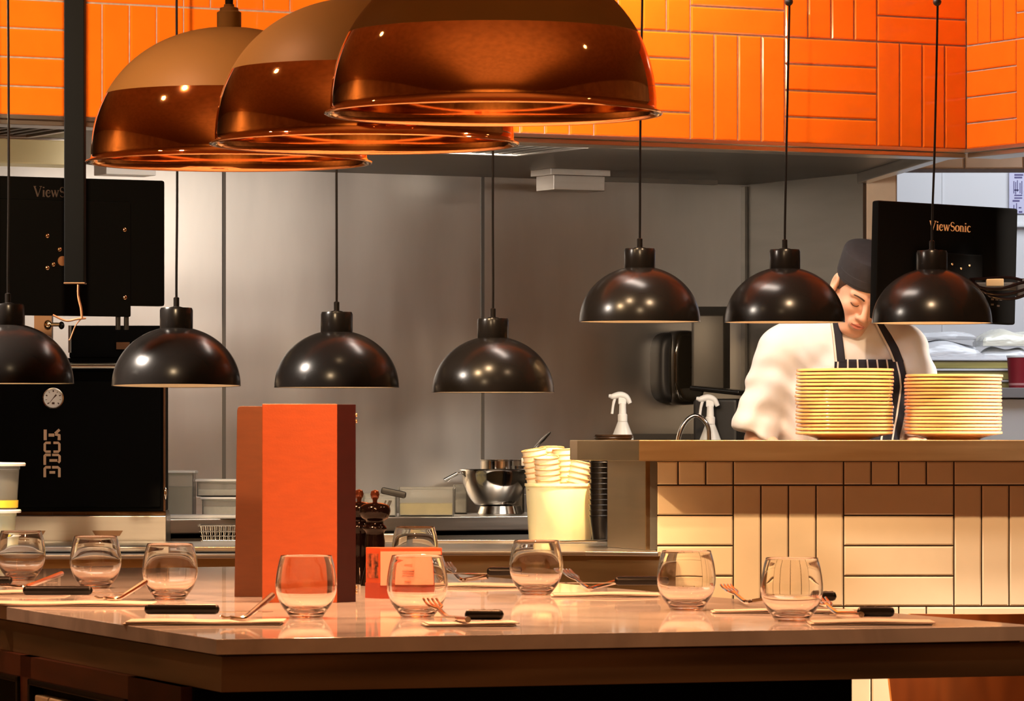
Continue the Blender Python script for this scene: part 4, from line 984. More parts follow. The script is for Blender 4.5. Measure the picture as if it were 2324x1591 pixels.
# scale with the steel mixing bowl, whisk
p = on_bench(1135, 0.22); k = p.y / F
t = thing('kitchen_scale', 'round steel scale under the mixing bowl', 'scale', p)
mb = MB(); mb.lathe([(0, 0), (50 * k, 0), (52 * k, 0.004), (46 * k, 20 * k), (30 * k, 22 * k), (0, 22 * k)], 48); mb.build('scale_base', CHROME, t)
pb_ = p + Vector((-0.018, 0, 22 * k + 0.0005))
t = thing('mixing_bowl', 'polished steel mixing bowl on the back bench', 'bowl', pb_)
rb_ = 80 * k; hb_ = 78 * k
mb = MB(); pr = [(0, 0), (rb_ * .45, 0.0), (rb_ * .60, 0.006), (rb_ * 0.78, hb_ * .32), (rb_ * .90, hb_ * .62), (rb_ * 0.965, hb_ * .985), (rb_ * 1.0, hb_), (rb_ * 0.96, hb_ * 1.01), (rb_ * .88, hb_ * .62), (rb_ * .76, hb_ * .34), (rb_ * .55, 0.012), (0, 0.008)]
mb.lathe(sm(pr, 3)[:-1] + [(0, 0.008)], 64); mb.build('bowl', CHROME, t, ang=60)
t = thing('whisk', 'steel whisk leaning out over the left rim of the mixing bowl', 'whisk', pb_ + Vector((-rb_ * 0.9, 0, hb_ * 0.9)))
mb = MB(); mb.tube([(0.05, 0, -0.02), (0.0, 0, 0.004), (-0.018, 0, 0.002)], 0.004, 8); mb.tube([(-0.018, 0.0, 0.002), (-0.060, -0.01, -0.020)], 0.0062, 10); mb.tube([(-0.018, 0.006, 0.006), (-0.050, 0.0, -0.026)], 0.0022, 8); mb.build('handle', CHROME, t)
mb = MB()
for a in range(5):
    q = a * PI / 5; mb.tube(smooth_path([(0.05, 0, -0.02), (0.09, 0.018 * math.cos(q), -0.03 + 0.018 * math.sin(q)), (0.12, 0, -0.05), (0.09, -0.018 * math.cos(q), -0.03 - 0.018 * math.sin(q)), (0.05, 0, -0.02)], 5), 0.0009, 5)
mb.build('wires', CHROME, t)
p = on_bench(1140, 0.42); k = p.y / F
t = thing('stock_pot', 'steel pot standing behind the mixing bowl', 'pot', p)
mb = MB(); rp, hp = 50 * k, (1152 - 1030) * k; mb.lathe([(0, 0), (rp, 0), (rp, hp - 0.004), (rp * 1.04, hp - 0.002), (rp * 1.04, hp), (rp * .97, hp), (rp * .96, 0.004), (0, 0.004)], 48); mb.build('pot', CHROME, t)
mb = MB(); mb.box(rp * .85, rp * 1.25, -rp - .004, -rp * .5, hp - 0.02, hp + 0.006, bev=0.002); mb.build('lug', STEEL, t)
t = thing('palette_knife', 'steel blade sticking up behind the bucket of cups', 'knife', p + Vector((0.04, -0.01, hp * 0.4)))
q0_ = W(1215, 1015, p.y) - t.location; q1_ = W(1249, 981, p.y) - t.location
mb = MB(); mb.tube([(0, 0, 0), tuple(q0_)], 0.003, 8); mb.build('stem', STEELDK, t)
mb = MB(); mb.tube([tuple(q0_), tuple((q0_ + q1_) / 2), tuple(q1_)], [0.004, 0.0065, 0.003], 8); mb.build('blade', CHROME, t)

# ================================================================== HANDWASH CORNER
SINKZ = EYE - 0.13
t = thing('sink_unit', 'steel sink unit in the corner behind the left end of the pass', 'sink')
mb = MB(); mb.prism([(0.42, 13.95), (0.98, 13.95), (0.98, 14.35), (0.80, 14.95), (0.42, 14.85)], SINKZ - 0.04, SINKZ); mb.build('deck', STEEL, t)
mb = MB(); mb.prism([(0.44, 13.98), (0.96, 13.98), (0.96, 14.3), (0.80, 14.9), (0.44, 14.8)], 0, SINKZ - 0.04); mb.build('cabinet', STEELDK, t)
mb = MB(); ll = 0.62; mb.box(0, ll, 0, 0.02, SINKZ, EYE + 0.008); mb.box(0.232, 0.240, -0.003, 0, SINKZ, EYE + .008); o = mb.build('trim_5', mat('dark_grey_rail', (0.06, 0.055, 0.05), 0.4)); o.matrix_world = ROT(TH, (0.40, 14.83, 0)); struct(o)
def spray(px, py_top, d, lab, flip=0.0):
    k = d / F; s_ = 1.0
    t = thing('spray_bottle', lab, 'spray bottle', ((px - 1162) * k, d, SINKZ), flip)
    H = (EYE + (990 - py_top) * k) - SINKZ        # whole height
    WB = mat('milky_white_bottle', (0.70, 0.72, 0.72), 0.35, sss=0.2, var=0.02)
    mb = MB(); hb2 = H - 0.095
    mb.lathe([(0, 0), (0.034, 0), (0.036, 0.004), (0.036, hb2 - 0.060), (0.034, hb2 - 0.048), (0.0155, hb2), (0.0135, hb2 + 0.004), (0, hb2 + 0.004)], 32, Matrix.Diagonal((1, .8, 1, 1))); mb.build('bottle', WB, t)
    mb = MB(); mb.lathe([(0, hb2), (0.0155, hb2 + .001), (0.0155, hb2 + 0.022), (0.012, hb2 + 0.026), (0.0105, hb2 + 0.06), (0, hb2 + 0.06)], 24)
    mb.build('collar', WHITEPL, t)
    mb = MB(); head = smooth_path([(0.024, 0, H - 0.036), (0.012, 0, H - 0.016), (-0.008, 0, H - 0.009), (-0.030, 0, H - 0.014), (-0.038, 0, H - 0.013)], 5)
    n = len(head); mb.tube(head, [0.007 + 0.004 * math.sin(PI * i / (n - 1)) for i in range(n)], 12)
    mb.box(-0.014, 0.012, -0.007, 0.007, H - 0.040, H - 0.012, bev=0.004); mb.tube([(-0.038, 0, H - 0.013), (-0.045, 0, H - 0.012)], [0.0075, 0.005], 12)
    hd = mb.build('spray_head', WHITEPL, t)
    mb = MB(); mb.tube(smooth_path([(-0.024, 0, H - 0.018), (-0.030, 0, H - 0.040), (-0.034, 0, H - 0.070)], 5), [0.005] * 5 + [0.0045] * 6, 10); mb.build('trigger', WHITEPL, t)
    return t
spray(1413, 890, 14.2, 'white spray bottle left of the towel dispenser')
spray(1612, 896, 14.15, 'white spray bottle behind the curved tap')
t = thing('curved_tap', 'curved chrome tap behind the pass shelf', 'tap', (W(1590, 0, 14.05).x, 14.05, SINKZ)); k = 14.05 / F
def qt(px, py): return ((px - 1590) * k, 0, EYE + (990 - py) * k - SINKZ)
mb = MB(); mb.tube(smooth_path([(qt(1608, 0)[0], 0, 0.0), qt(1609, 1000), qt(1606, 968), qt(1592, 949), qt(1574, 944), qt(1556, 957), qt(1544, 980), qt(1538, 1004)], 7), 0.0075, 14); mb.build('spout', CHROME, t)
mb = MB(); mb.lathe([(0, 0), (0.022, 0), (0.020, 0.02), (0, 0.022)], 24, Matrix.Translation((qt(1608, 0)[0], 0, 0))); mb.build('base', CHROME, t)
# towel dispenser on the back wall
u = (1527 - 1162) / F; y = (15.2 - 0.8 * 0.53) / (1 - 0.53 * u); k = y / F
t = thing('towel_dispenser', 'glossy black rounded dispenser on the steel back wall', 'dispenser', (u * y, y, W(0, 835, y).z), TH)
w2, h2 = 53 * k / math.cos(TH), 85 * k
def superbox(mb, cx, cz, rx, rz, y0, y1, bulge, n=40, m=10, e=4.0):
    rings = []; prof = [(0.0, 1.0), (0.45, 1.0), (0.70, 0.985), (0.84, 0.95), (0.93, 0.90), (0.975, 0.83), (0.99, 0.72), (1.0, 0.5), (1.005, 0.25), (1.006, 0.02)]
    for f, s2 in prof:
        ring = []
        for i in range(n):
            q = 2 * PI * i / n; c_, s_ = math.cos(q), math.sin(q)
            ring.append(mb.bm.verts.new((cx + rx * s2 * abs(c_) ** (2 / e) * (1 if c_ > 0 else -1), y0 + (y1 - y0) * f, cz + rz * s2 * abs(s_) ** (2 / e) * (1 if s_ > 0 else -1))))
        rings.append(ring)
    for a_, b2 in zip(rings, rings[1:]):
        for i in range(n): mb.bm.faces.new([a_[i], a_[(i + 1) % n], b2[(i + 1) % n], b2[i]])
mb = MB(); superbox(mb, 0, 0, w2, h2 * 0.94, 0.0, -0.075, 0); mb.build('back_shell', BLACKMATTE, t)
mb = MB(); superbox(mb, 0.008, 0, w2 * 0.74, h2, -0.03, -0.110, 0, e=3.4); mb.build('glossy_cover', mat('smoky_gloss_plastic', (0.030, 0.024, 0.016), 0.08, 0.55, coat=1.0), t)
mb = MB(); mb.box(-w2 * .82, -w2 * .76, -0.066, -0.060, -0.05, 0.05, bev=0.002); mb.build('level_window', mat('grey_window', (0.25, 0.24, 0.23), 0.3), t)
# steel box on the side wall, black bin below
t = thing('wall_cabinet', 'steel box fixed in the corner above the black bin', 'cabinet', (W(1612, 0, 14.75).x, 14.75, EYE + 0.158), 0); k = 14.75 / F
mb = MB(); x0_, x1_ = -38 * k, 30 * k; z1_ = (990 - 716) * k - 0.158
b = bmesh.new()
vs = [b.verts.new(v) for v in ((x0_, 0, 0), (x1_, 0, 0), (x1_, 0, z1_), (x0_, 0, z1_), (x0_, 0.16, 0), (x1_ + .03, 0.16, 0), (x1_ + .03, 0.16, z1_ + 0.035), (x0_, 0.16, z1_ + 0.035))]
for f in ((0, 1, 2, 3), (4, 7, 6, 5), (0, 4, 5, 1), (3, 2, 6, 7), (0, 3, 7, 4), (1, 5, 6, 2)): b.faces.new([vs[i] for i in f])
bmesh.ops.bevel(b, geom=b.edges[:], offset=0.003, segments=2, profile=0.5, affect='EDGES'); mb.merge(b)
mb.build('box', mat('dark_painted_steel', (0.10, 0.09, 0.075), 0.5, 0.5), t)
t = thing('waste_bin', 'black plastic bin with loose lid in the corner beside the cook', 'bin', (W(1640, 0, 14.15).x, 14.25, SINKZ), R(-20)); k = 14.2 / F
mb = MB(); mb.box(-0.075, 0.075, -0.07, 0.07, 0.0, (990 - 905) * k + 0.13, bev=0.012); mb.build('bin', BLACKMATTE, t)
mb = MB(); mb.box(-0.085, 0.085, -0.08, 0.08, 0, 0.016, M=Matrix.Translation((0, 0, (990 - 892) * k + 0.13)) @ Matrix.Rotation(R(6), 4, 'Y'), bev=0.005); mb.build('lid', BLACKSATIN, t)

# ================================================================== BACK ROOM
RB = EYE - 0.135 - 0.0
t = thing('back_room_bench', 'grey topped white cabinet bench in the bright back room', 'bench')
d = 15.6; zt3 = W(0, 880, d).z
mb = MB(); mb.box(1.30, 3.4, d, 16.55, zt3 - 0.036, zt3, bev=0.003); mb.build('worktop', mat('grey_worktop', (0.26, 0.26, 0.27), 0.35, var=0.05), t)
for i in range(6):
    mb = MB(); x = 1.32 + i * 0.335; mb.box(x, x + 0.330, d + 0.03, d + 0.05, 0.05, zt3 - 0.040, bev=0.002); mb.build('door', WHITEPL, t)
mb = MB(); mb.box(1.32, 3.38, d + 0.05, 16.5, 0, zt3 - 0.037); mb.build('carcass', WHITEPL, t)
t = thing('red_cup', 'dark red paper cup with white rim at the right picture edge', 'cup', (W(2311, 0, 15.75).x, 15.75, zt3)); k = 15.75 / F
mb = MB(); rr, hh = 26 * k, (880 - 806) * k; mb.lathe([(0, 0.004), (rr * .78, 0.004), (rr * .80, 0.0), (rr * 0.82, 0.006), (rr * .985, hh - 0.006), (rr * .9, hh - .006), (rr * .76, 0.008), (0, 0.008)], 32); mb.build('cup', mat('dark_red_paper', (0.25, 0.008, 0.018), 0.5, var=0.05), t)
mb = MB(); mb.lathe([(rr * .98, hh - 0.008), (rr * 1.03, hh - 0.006), (rr * 1.03, hh), (rr * .96, hh), (rr * .96, hh - 0.008)], 32); mb.build('rim', WHITEPL, t)
mb = MB(); mb.lathe([(rr * .835, 0.010), (rr * .845, 0.010), (rr * 0.86, 0.018), (rr * .85, 0.018)], 32); mb.build('printed_band', mat('pink_print', (0.55, 0.25, 0.25), 0.5), t)
OLIVE = mat('olive_glass_noodles', (0.42, 0.36, 0.12), 0.35, var=0.25, vscale=(3, 3, 60))
FILM = mat('clear_cling_film', (0.85, 0.86, 0.90), 0.12, trans=0.55, ior=1.25, bump=1.0, bscale=(14, 14, 30), bdist=0.02)
zz = zt3
for i, (h_, w_, lab) in enumerate([(0.030, 0.165, 'lowest olive tray of the stack in the back room'), (0.040, 0.205, 'middle olive tray of the stack in the back room'), (0.036, 0.215, 'upper olive tray of the stack in the back room, under the white box')]):
    t = thing('olive_tray', lab, 'tray', (W(2190, 0, 15.9).x - i * 0.012, 15.95, zz), R(-3 + 4 * i), 'olive trays stacked in the back room')
    mb = MB(); mb.box(-w_, w_, -0.13, 0.13, 0.0, h_ - 0.008, bev=0.008); mb.build('tray', OLIVE, t)
    mb = MB(); mb.box(-w_ - 0.006, w_ + 0.006, -0.136, 0.136, h_ - 0.008, h_, bev=0.003); mb.build('rim', mat('pale_tray_rim', (0.70, 0.70, 0.74), 0.25), t)
    zz += h_ + 0.0006
def film_pack(lab, x, y, z, a, b_, h, rz, m, seed):
    """a slumped film-wrapped pack with rounded, uneven top"""
    rnd = random.Random(seed); n = 26; mb = MB(); g = {}
    for sgn in (0, 1):
        for i in range(n + 1):
            for j in range(n + 1):
                u_, v_ = -1 + 2 * i / n, -1 + 2 * j / n
                e = max(0.0, 1 - (abs(u_) ** 5)) * max(0.0, 1 - abs(v_) ** 5)
                zz_ = (h * (0.35 + 0.65 * e ** .5) * (0.82 + 0.10 * math.sin(u_ * 5 + seed) + 0.08 * math.sin(v_ * 7 + u_ * 4))) if sgn else 0.0
                g[sgn, i, j] = mb.bm.verts.new((u_ * a, v_ * b_, zz_))
    for sgn in (0, 1):
        for i in range(n):
            for j in range(n): mb.bm.faces.new([g[sgn, i, j], g[sgn, i + 1, j], g[sgn, i + 1, j + 1], g[sgn, i, j + 1]])
    for i in range(n):
        for j in (0, n):
            mb.bm.faces.new([g[0, i, j], g[0, i + 1, j], g[1, i + 1, j], g[1, i, j]]); mb.bm.faces.new([g[0, j, i], g[0, j, i + 1], g[1, j, i + 1], g[1, j, i]])
    o = mb.build('wrapped_tray', m, loc=(x, y, z)); o.rotation_euler = (0, 0, rz); return tag(o, lab, 'wrapped tray', 'film wrapped trays in the back room')
WRAP = mat('white_wrap', (0.74, 0.75, 0.78), 0.22, var=0.06, vscale=(8, 8, 30), coat=0.5, bump=0.8, bscale=(10, 10, 40), bdist=0.01)
WRAP2 = mat('cloudy_wrap_over_pale_food', (0.80, 0.78, 0.66), 0.20, var=0.12, vscale=(10, 10, 20), coat=0.6, bump=0.8, bscale=(14, 14, 40), bdist=0.01)
film_pack('white film wrapped tray on the olive trays, nearer the cook', W(2122, 0, 15.95).x, 15.95, zz, 0.15, 0.12, 0.070, R(4), WRAP, 1)
film_pack('grey film wrapped tray on the olive trays above the red cup', W(2275, 0, 16.0).x, 16.0, zz, 0.085, 0.11, 0.045, R(-4), WRAP, 4)
film_pack('pale wrapped tray topmost in the back room stack', W(2278, 0, 16.0).x, 16.0, zz + 0.046, 0.095, 0.12, 0.065, R(3), WRAP2, 9)
film_pack('flat white wrapped tray above the one nearer the cook', W(2128, 0, 15.95).x, 15.97, zz + 0.071, 0.14, 0.11, 0.030, R(-5), WRAP, 6)
# notices on the white wall
BLUEW = mat('bluish_white_notice', (0.62, 0.62, 0.86), 0.3, var=0.04)
INKV = mat('violet_ink', (0.10, 0.08, 0.25), 0.5)
p = W(2340, 485, 16.58)
t = thing('wall_notice', 'bluish printed notice on the white back room wall', 'notice', p); k = 16.58 / F
mb = MB(); x0_ = -50 * k; mb.box(x0_, 0.10, 0.0, 0.008, 0, 96 * k, bev=0.002); mb.build('sheet', BLUEW, t)
mb = MB(); rnd = random.Random(3)
for (a, b_, c_, d_2) in ((12, 32, 86, 90), (12, 30, 80, 84), (34, 46, 84, 92), (10, 12, 46, 74), (14, 16, 44, 72), (18, 20, 50, 76), (24, 26, 46, 70), (28, 30, 44, 74), (12, 22, 52, 55), (12, 30, 40, 43), (12, 30, 34, 37), (8, 24, 27, 31), (34, 50, 48, 52), (34, 50, 40, 44), (10, 12, 4, 20), (16, 18, 6, 24), (22, 30, 2, 6), (22, 28, 12, 15), (34, 50, 30, 33)):
    mb.box(x0_ + a * k, x0_ + b_ * k, -0.001, 0.0005, c_ * k, d_2 * k)
mb.build('printed_lines', INKV, t)
t = thing('wall_ledge', 'white plastic ledge on the wall below the bluish notice', 'ledge', W(2350, 515, 16.55))
mb = MB(); mb.box(-50 * k, 0.12, 0, 0.05, 0, 0.012, bev=0.003); mb.box(-50 * k, 0.12, 0.038, 0.05, 0.0, 0.045); mb.build('ledge', WHITEPL, t)

# ================================================================== PLATES ON THE PASS
PLATE = mat('lamp_tinted_cream_stoneware', (0.84, 0.48, 0.24), 0.18, coat=0.4, coatr=0.05)  # cream plates; the orange heat-lamp light is put into the glaze colour
def plate_obj():
    o = MB(); r = 0.1365
    pr = [(0, 0.0), (0.070, 0.0), (0.074, 0.0015), (0.085, 0.006), (0.112, 0.0125), (r - 0.003, 0.0160), (r, 0.0185), (r - 0.0006, 0.0228), (r - 0.004, 0.0232), (0.108, 0.0175), (0.088, 0.0115), (0.078, 0.006), (0, 0.0052)]
    o.lathe(sm(pr, 2)[:-1] + [(0, 0.0052)], 72)
    return o.build('dinner_plate', PLATE, ang=50)
pl = plate_obj(); first = True
def plate_stack(px, py_top, d, n, what, group):
    global first
    k = d / F; zt4 = W(0, py_top, d).z; pit = (zt4 - PZ - 0.0232) / (n - 1)
    for i in range(n):
        o = pl if first else pl.copy()
        if not first: C.objects.link(o)
        first = False
        jx = random.uniform(-0.0016, 0.0016) - (0.003 if n > 17 and i in (8, 9, 10, 11) else 0) + (0.0025 if i == n - 1 else 0)
        o.location = ((px - 1162) * k + jx, d + random.uniform(-.002, .002), PZ + 0.0003 + i * pit)
        o.rotation_euler = (random.uniform(-.003, .003), random.uniform(-.004, .004), random.uniform(0, 6))
        tag(o, from_top(n - i, what), 'plate', group)
plate_stack(1917, 838, 12.33, 18, 'cream plate in the taller pile before the cook', 'plates in the taller stack')
plate_stack(2163, 851, 12.33, 17, 'cream plate in the shorter pile by the red cup', 'plates in the shorter stack')

# ================================================================== THE COOK
f32 = np.float32
def sd_ell(P, c, r, Rm=None):
    q = P - np.array(c, f32)
    if Rm is not None: q = q @ np.array(Rm, f32)
    r = np.array(r, f32); k0 = np.linalg.norm(q / r, axis=-1); k1 = np.linalg.norm(q / (r * r), axis=-1) + 1e-9
    return k0 * (k0 - 1) / k1
def sd_cap(P, a, b, ra, rb, sq=1.0):
    a = np.array(a, f32); b = np.array(b, f32); pa = P - a; ba = b - a
    h = np.clip((pa @ ba) / (ba @ ba), 0, 1); d = pa - h[..., None] * ba
    if sq != 1.0: d = d * np.array((1, sq, 1), f32)
    return np.linalg.norm(d, axis=-1) - (ra + (rb - ra) * h)
def smin(a, b, k):
    h = np.clip(0.5 + 0.5 * (b - a) / k, 0, 1); return b * (1 - h) + a * h - k * h * (1 - h)
def smax(a, b, k): return -smin(-a, -b, k)
def surface(fn, xs, ys, zs):
    """naive surface nets over an axis-aligned, unevenly spaced grid"""
    X, Y, Z = np.meshgrid(xs, ys, zs, indexing='ij'); n = X.shape
    V = np.empty(n, f32)
    for i in range(0, n[0], 24):
        P = np.stack([X[i:i + 24], Y[i:i + 24], Z[i:i + 24]], -1).astype(f32); V[i:i + 24] = fn(P)
    ins = V < 0; G = (xs, ys, zs)
    cell = np.zeros((n[0] - 1, n[1] - 1, n[2] - 1), bool); cnt = np.zeros(cell.shape, np.int8)
    for dx in (0, 1):
        for dy in (0, 1):
            for dz in (0, 1): cnt += ins[dx:n[0] - 1 + dx, dy:n[1] - 1 + dy, dz:n[2] - 1 + dz]
    cell = (cnt > 0) & (cnt < 8); idx = -np.ones(cell.shape, np.int64); I = np.argwhere(cell); idx[cell] = np.arange(len(I))
    acc = np.zeros((len(I), 3)); num = np.zeros(len(I))
    corners = [(a, b, c) for a in (0, 1) for b in (0, 1) for c in (0, 1)]
    for a in corners:
        for ax in range(3):
            if a[ax]: continue
            b = list(a); b[ax] = 1
            ia = I + a; ib = I + b; va = V[tuple(ia.T)]; vb = V[tuple(ib.T)]; m = (va < 0) != (vb < 0)
            t = np.where(m, va / (va - vb + 1e-12), 0)
            pa = np.stack([G[q][ia[:, q]] for q in range(3)], -1); pb = np.stack([G[q][ib[:, q]] for q in range(3)], -1)
            acc[m] += (pa + (pb - pa) * t[:, None])[m]; num[m] += 1
    verts = acc / num[:, None]; faces = []
    for ax in range(3):
        o1, o2 = [(1, 2), (2, 0), (0, 1)][ax]
        sl = [slice(1, n[q] - 1) for q in range(3)]; sl2 = list(sl); sl[ax] = slice(0, n[ax] - 1); sl2[ax] = slice(1, n[ax])
        A = ins[tuple(sl)]; B = ins[tuple(sl2)]; E = np.argwhere(A != B)
        off = np.array([1, 1, 1]); off[ax] = 0; E = E + off
        d1 = np.zeros(3, int); d1[o1] = 1; d2 = np.zeros(3, int); d2[o2] = 1
        q = np.stack([idx[tuple((E - d1 - d2).T)], idx[tuple((E - d2).T)], idx[tuple(E.T)], idx[tuple((E - d1).T)]], -1)
        fl = ins[tuple(E.T)]; q[~fl] = q[~fl][:, ::-1]; faces.append(q)
    return verts, np.concatenate(faces)
def mesh_from(name, V, Fc, m, parent, loc):
    me = bpy.data.meshes.new(name); V = V - np.array(loc)
    me.vertices.add(len(V)); me.vertices.foreach_set('co', V.astype(f32).ravel())
    me.loops.add(len(Fc) * 4); me.loops.foreach_set('vertex_index', Fc.ravel().astype(np.int32))
    me.polygons.add(len(Fc)); me.polygons.foreach_set('loop_start', np.arange(0, len(Fc) * 4, 4, dtype=np.int32))
    me.update(calc_edges=True); me.validate()
    me.polygons.foreach_set('use_smooth', [True] * len(me.polygons))
    for x in (m if isinstance(m, (list, tuple)) else [m]): me.materials.append(x)
    o = bpy.data.objects.new(name, me); C.objects.link(o); o.parent = parent; return o
def axis(parts):
    out = [parts[0][0]]
    for a, b, h in parts: out += list(np.linspace(a, b, max(2, int(round((b - a) / h)) + 1))[1:])
    return np.array(out)

DC = 12.95; KC = DC / F
def H(px, py, dy=0.0): return np.array(((px - 1162) / F * DC, DC + dy, EYE + (990 - py) * KC))
HCn = H(1950, 661, -0.075)
HM = (Matrix.Rotation(R(15), 3, 'Y') @ Matrix.Rotation(R(16), 3, 'Z') @ Matrix.Rotation(R(31), 3, 'X'))
HMn = np.array(HM, f32)
def to_head(P): return (P - HCn.astype(f32)) @ HMn
def head_pt(v): return HCn + HMn.astype(float) @ np.array(v, float)
shL, shR = H(1768, 800, 0.02), H(2062, 800, 0.02)
elL, elR = H(1722, 1000, 0.00), H(2092, 1005, 0.0)
wrL, wrR = H(1822, 1085, -0.20), H(2010, 1085, -0.20)
neckb = H(1922, 775, 0.03)
def sd_head(P):
    q = to_head(P)
    d = sd_ell(q, (0, 0.012, 0.035), (0.075, 0.094, 0.085))
    d = smin(d, sd_ell(q, (0, -0.030, -0.040), (0.056, 0.058, 0.068)), 0.035)
    d = smin(d, sd_ell(q, (0, -0.062, -0.098), (0.024, 0.022, 0.020)), 0.030)
    for s in (-1, 1):
        d = smin(d, sd_cap(q, (s * 0.056, 0.005, -0.045), (s * 0.020, -0.062, -0.098), 0.015, 0.013), 0.022)
        d = smin(d, sd_ell(q, (s * 0.036, -0.058, -0.028), (0.022, 0.022, 0.018)), 0.020)
        d = smin(d, sd_cap(q, (s * 0.012, -0.082, 0.016), (s * 0.046, -0.068, 0.018), 0.0085, 0.007), 0.014)
        d = smax(d, -sd_ell(q, (s * 0.031, -0.092, -0.001), (0.017, 0.016, 0.0105)), 0.012)
        d = smin(d, sd_ell(q, (s * 0.031, -0.070, -0.002), (0.0145, 0.0135, 0.0125)), 0.004)
    d = smin(d, sd_cap(q, (0, -0.084, 0.012), (0, -0.110, -0.028), 0.0075, 0.0105), 0.010)
    d = smin(d, sd_ell(q, (0, -0.108, -0.033), (0.0105, 0.0105, 0.009)), 0.007)
    for s in (-1, 1):
        d = smin(d, sd_ell(q, (s * 0.0125, -0.098, -0.036), (0.0075, 0.010, 0.007)), 0.006)
        d = smax(d, -sd_ell(q, (s * 0.006, -0.104, -0.0445), (0.0035, 0.005, 0.003)), 0.003)
        # ears: a shell with a hollow
        e = sd_ell(q, (s * 0.080, 0.012, -0.006), (0.010, 0.020, 0.033), Matrix.Rotation(R(-8) , 3, 'X'))
        e = smax(e, -sd_ell(q, (s * 0.088, 0.006, -0.002), (0.006, 0.010, 0.019)), 0.004)
        d = smin(d, e, 0.008)
    d = smin(d, sd_ell(q, (0, -0.088, -0.060), (0.030, 0.014, 0.020)), 0.012)
    d = smin(d, sd_ell(q, (0, -0.0990, -0.0590), (0.0215, 0.0085, 0.0052)), 0.003)
    d = smin(d, sd_ell(q, (0, -0.0975, -0.0700), (0.0180, 0.0090, 0.0062)), 0.003)
    d = smax(d, -sd_ell(q, (0, -0.106, -0.0640), (0.022, 0.010, 0.0016)), 0.003)
    d = smax(d, -sd_ell(q, (0, -0.106, -0.0800), (0.014, 0.010, 0.0050)), 0.006)
    return d
def sd_body(P):
    d = sd_head(P)
    nb = head_pt((0, 0.030, -0.060))
    d = smin(d, sd_cap(P, nb, neckb, 0.054, 0.060), 0.030)
    t = sd_ell(P, H(1918, 860, 0.05), (0.165, 0.105, 0.22)); t = smin(t, sd_ell(P, H(1918, 1010, 0.06), (0.150, 0.100, 0.20)), 0.06)
    t = smin(t, sd_cap(P, shL, shR, 0.058, 0.058), 0.06)
    t = smin(t, sd_ell(P, (H(1918, 0)[0], DC + 0.07, 0.98), (0.165, 0.110, 0.14)), 0.06)
    d = smin(d, t, 0.04)
    for sh, el, wr, s in ((shL, elL, wrL, 1), (shR, elR, wrR, -1)):
        d = smin(d, sd_cap(P, sh, el, 0.050, 0.040), 0.03); a = sd_cap(P, el, wr, 0.041, 0.026); d = smin(d, a, 0.015)
        dr = (wr - el) / np.linalg.norm(wr - el); side = np.array((dr[1], -dr[0], 0.0)) * 1.0; side /= np.linalg.norm(side); up = np.cross(dr, side)
        palm = wr + dr * 0.045; Rm = np.stack([side, dr, up], -1)
        h = sd_ell(P, palm, (0.040, 0.052, 0.017), Rm)
        for i, (off, ln) in enumerate(((-0.030, 0.068), (-0.010, 0.080), (0.010, 0.076), (0.029, 0.060))):
            b = wr + dr * 0.082 + side * off; m_ = b + dr * ln * 0.55 - np.array((0, 0, 0.012)); e_ = m_ + dr * ln * 0.40 - np.array((0, 0, 0.026))
            h = smin(h, np.minimum(sd_cap(P, b, m_, 0.0095, 0.0085), sd_cap(P, m_, e_, 0.0085, 0.0075)), 0.004)
        b = wr + dr * 0.022 + side * (0.036 * s * -1); m_ = b + dr * 0.036 + side * (-0.022 * s); e_ = m_ + dr * 0.030 - np.array((0, 0, 0.008))
        h = smin(h, np.minimum(sd_cap(P, b, m_, 0.013, 0.011), sd_cap(P, m_, e_, 0.011, 0.009)), 0.006)
        d = smin(d, h, 0.012)
    hx = H(1918, 0)[0]
    for s in (-1, 1):
        d = smin(d, sd_cap(P, (hx + s * 0.09, DC + 0.07, 0.92), (hx + s * 0.10, DC + 0.05, 0.50), 0.085, 0.056), 0.03)
        d = smin(d, sd_cap(P, (hx + s * 0.10, DC + 0.05, 0.50), (hx + s * 0.105, DC + 0.08, 0.10), 0.054, 0.038), 0.02)
    return d
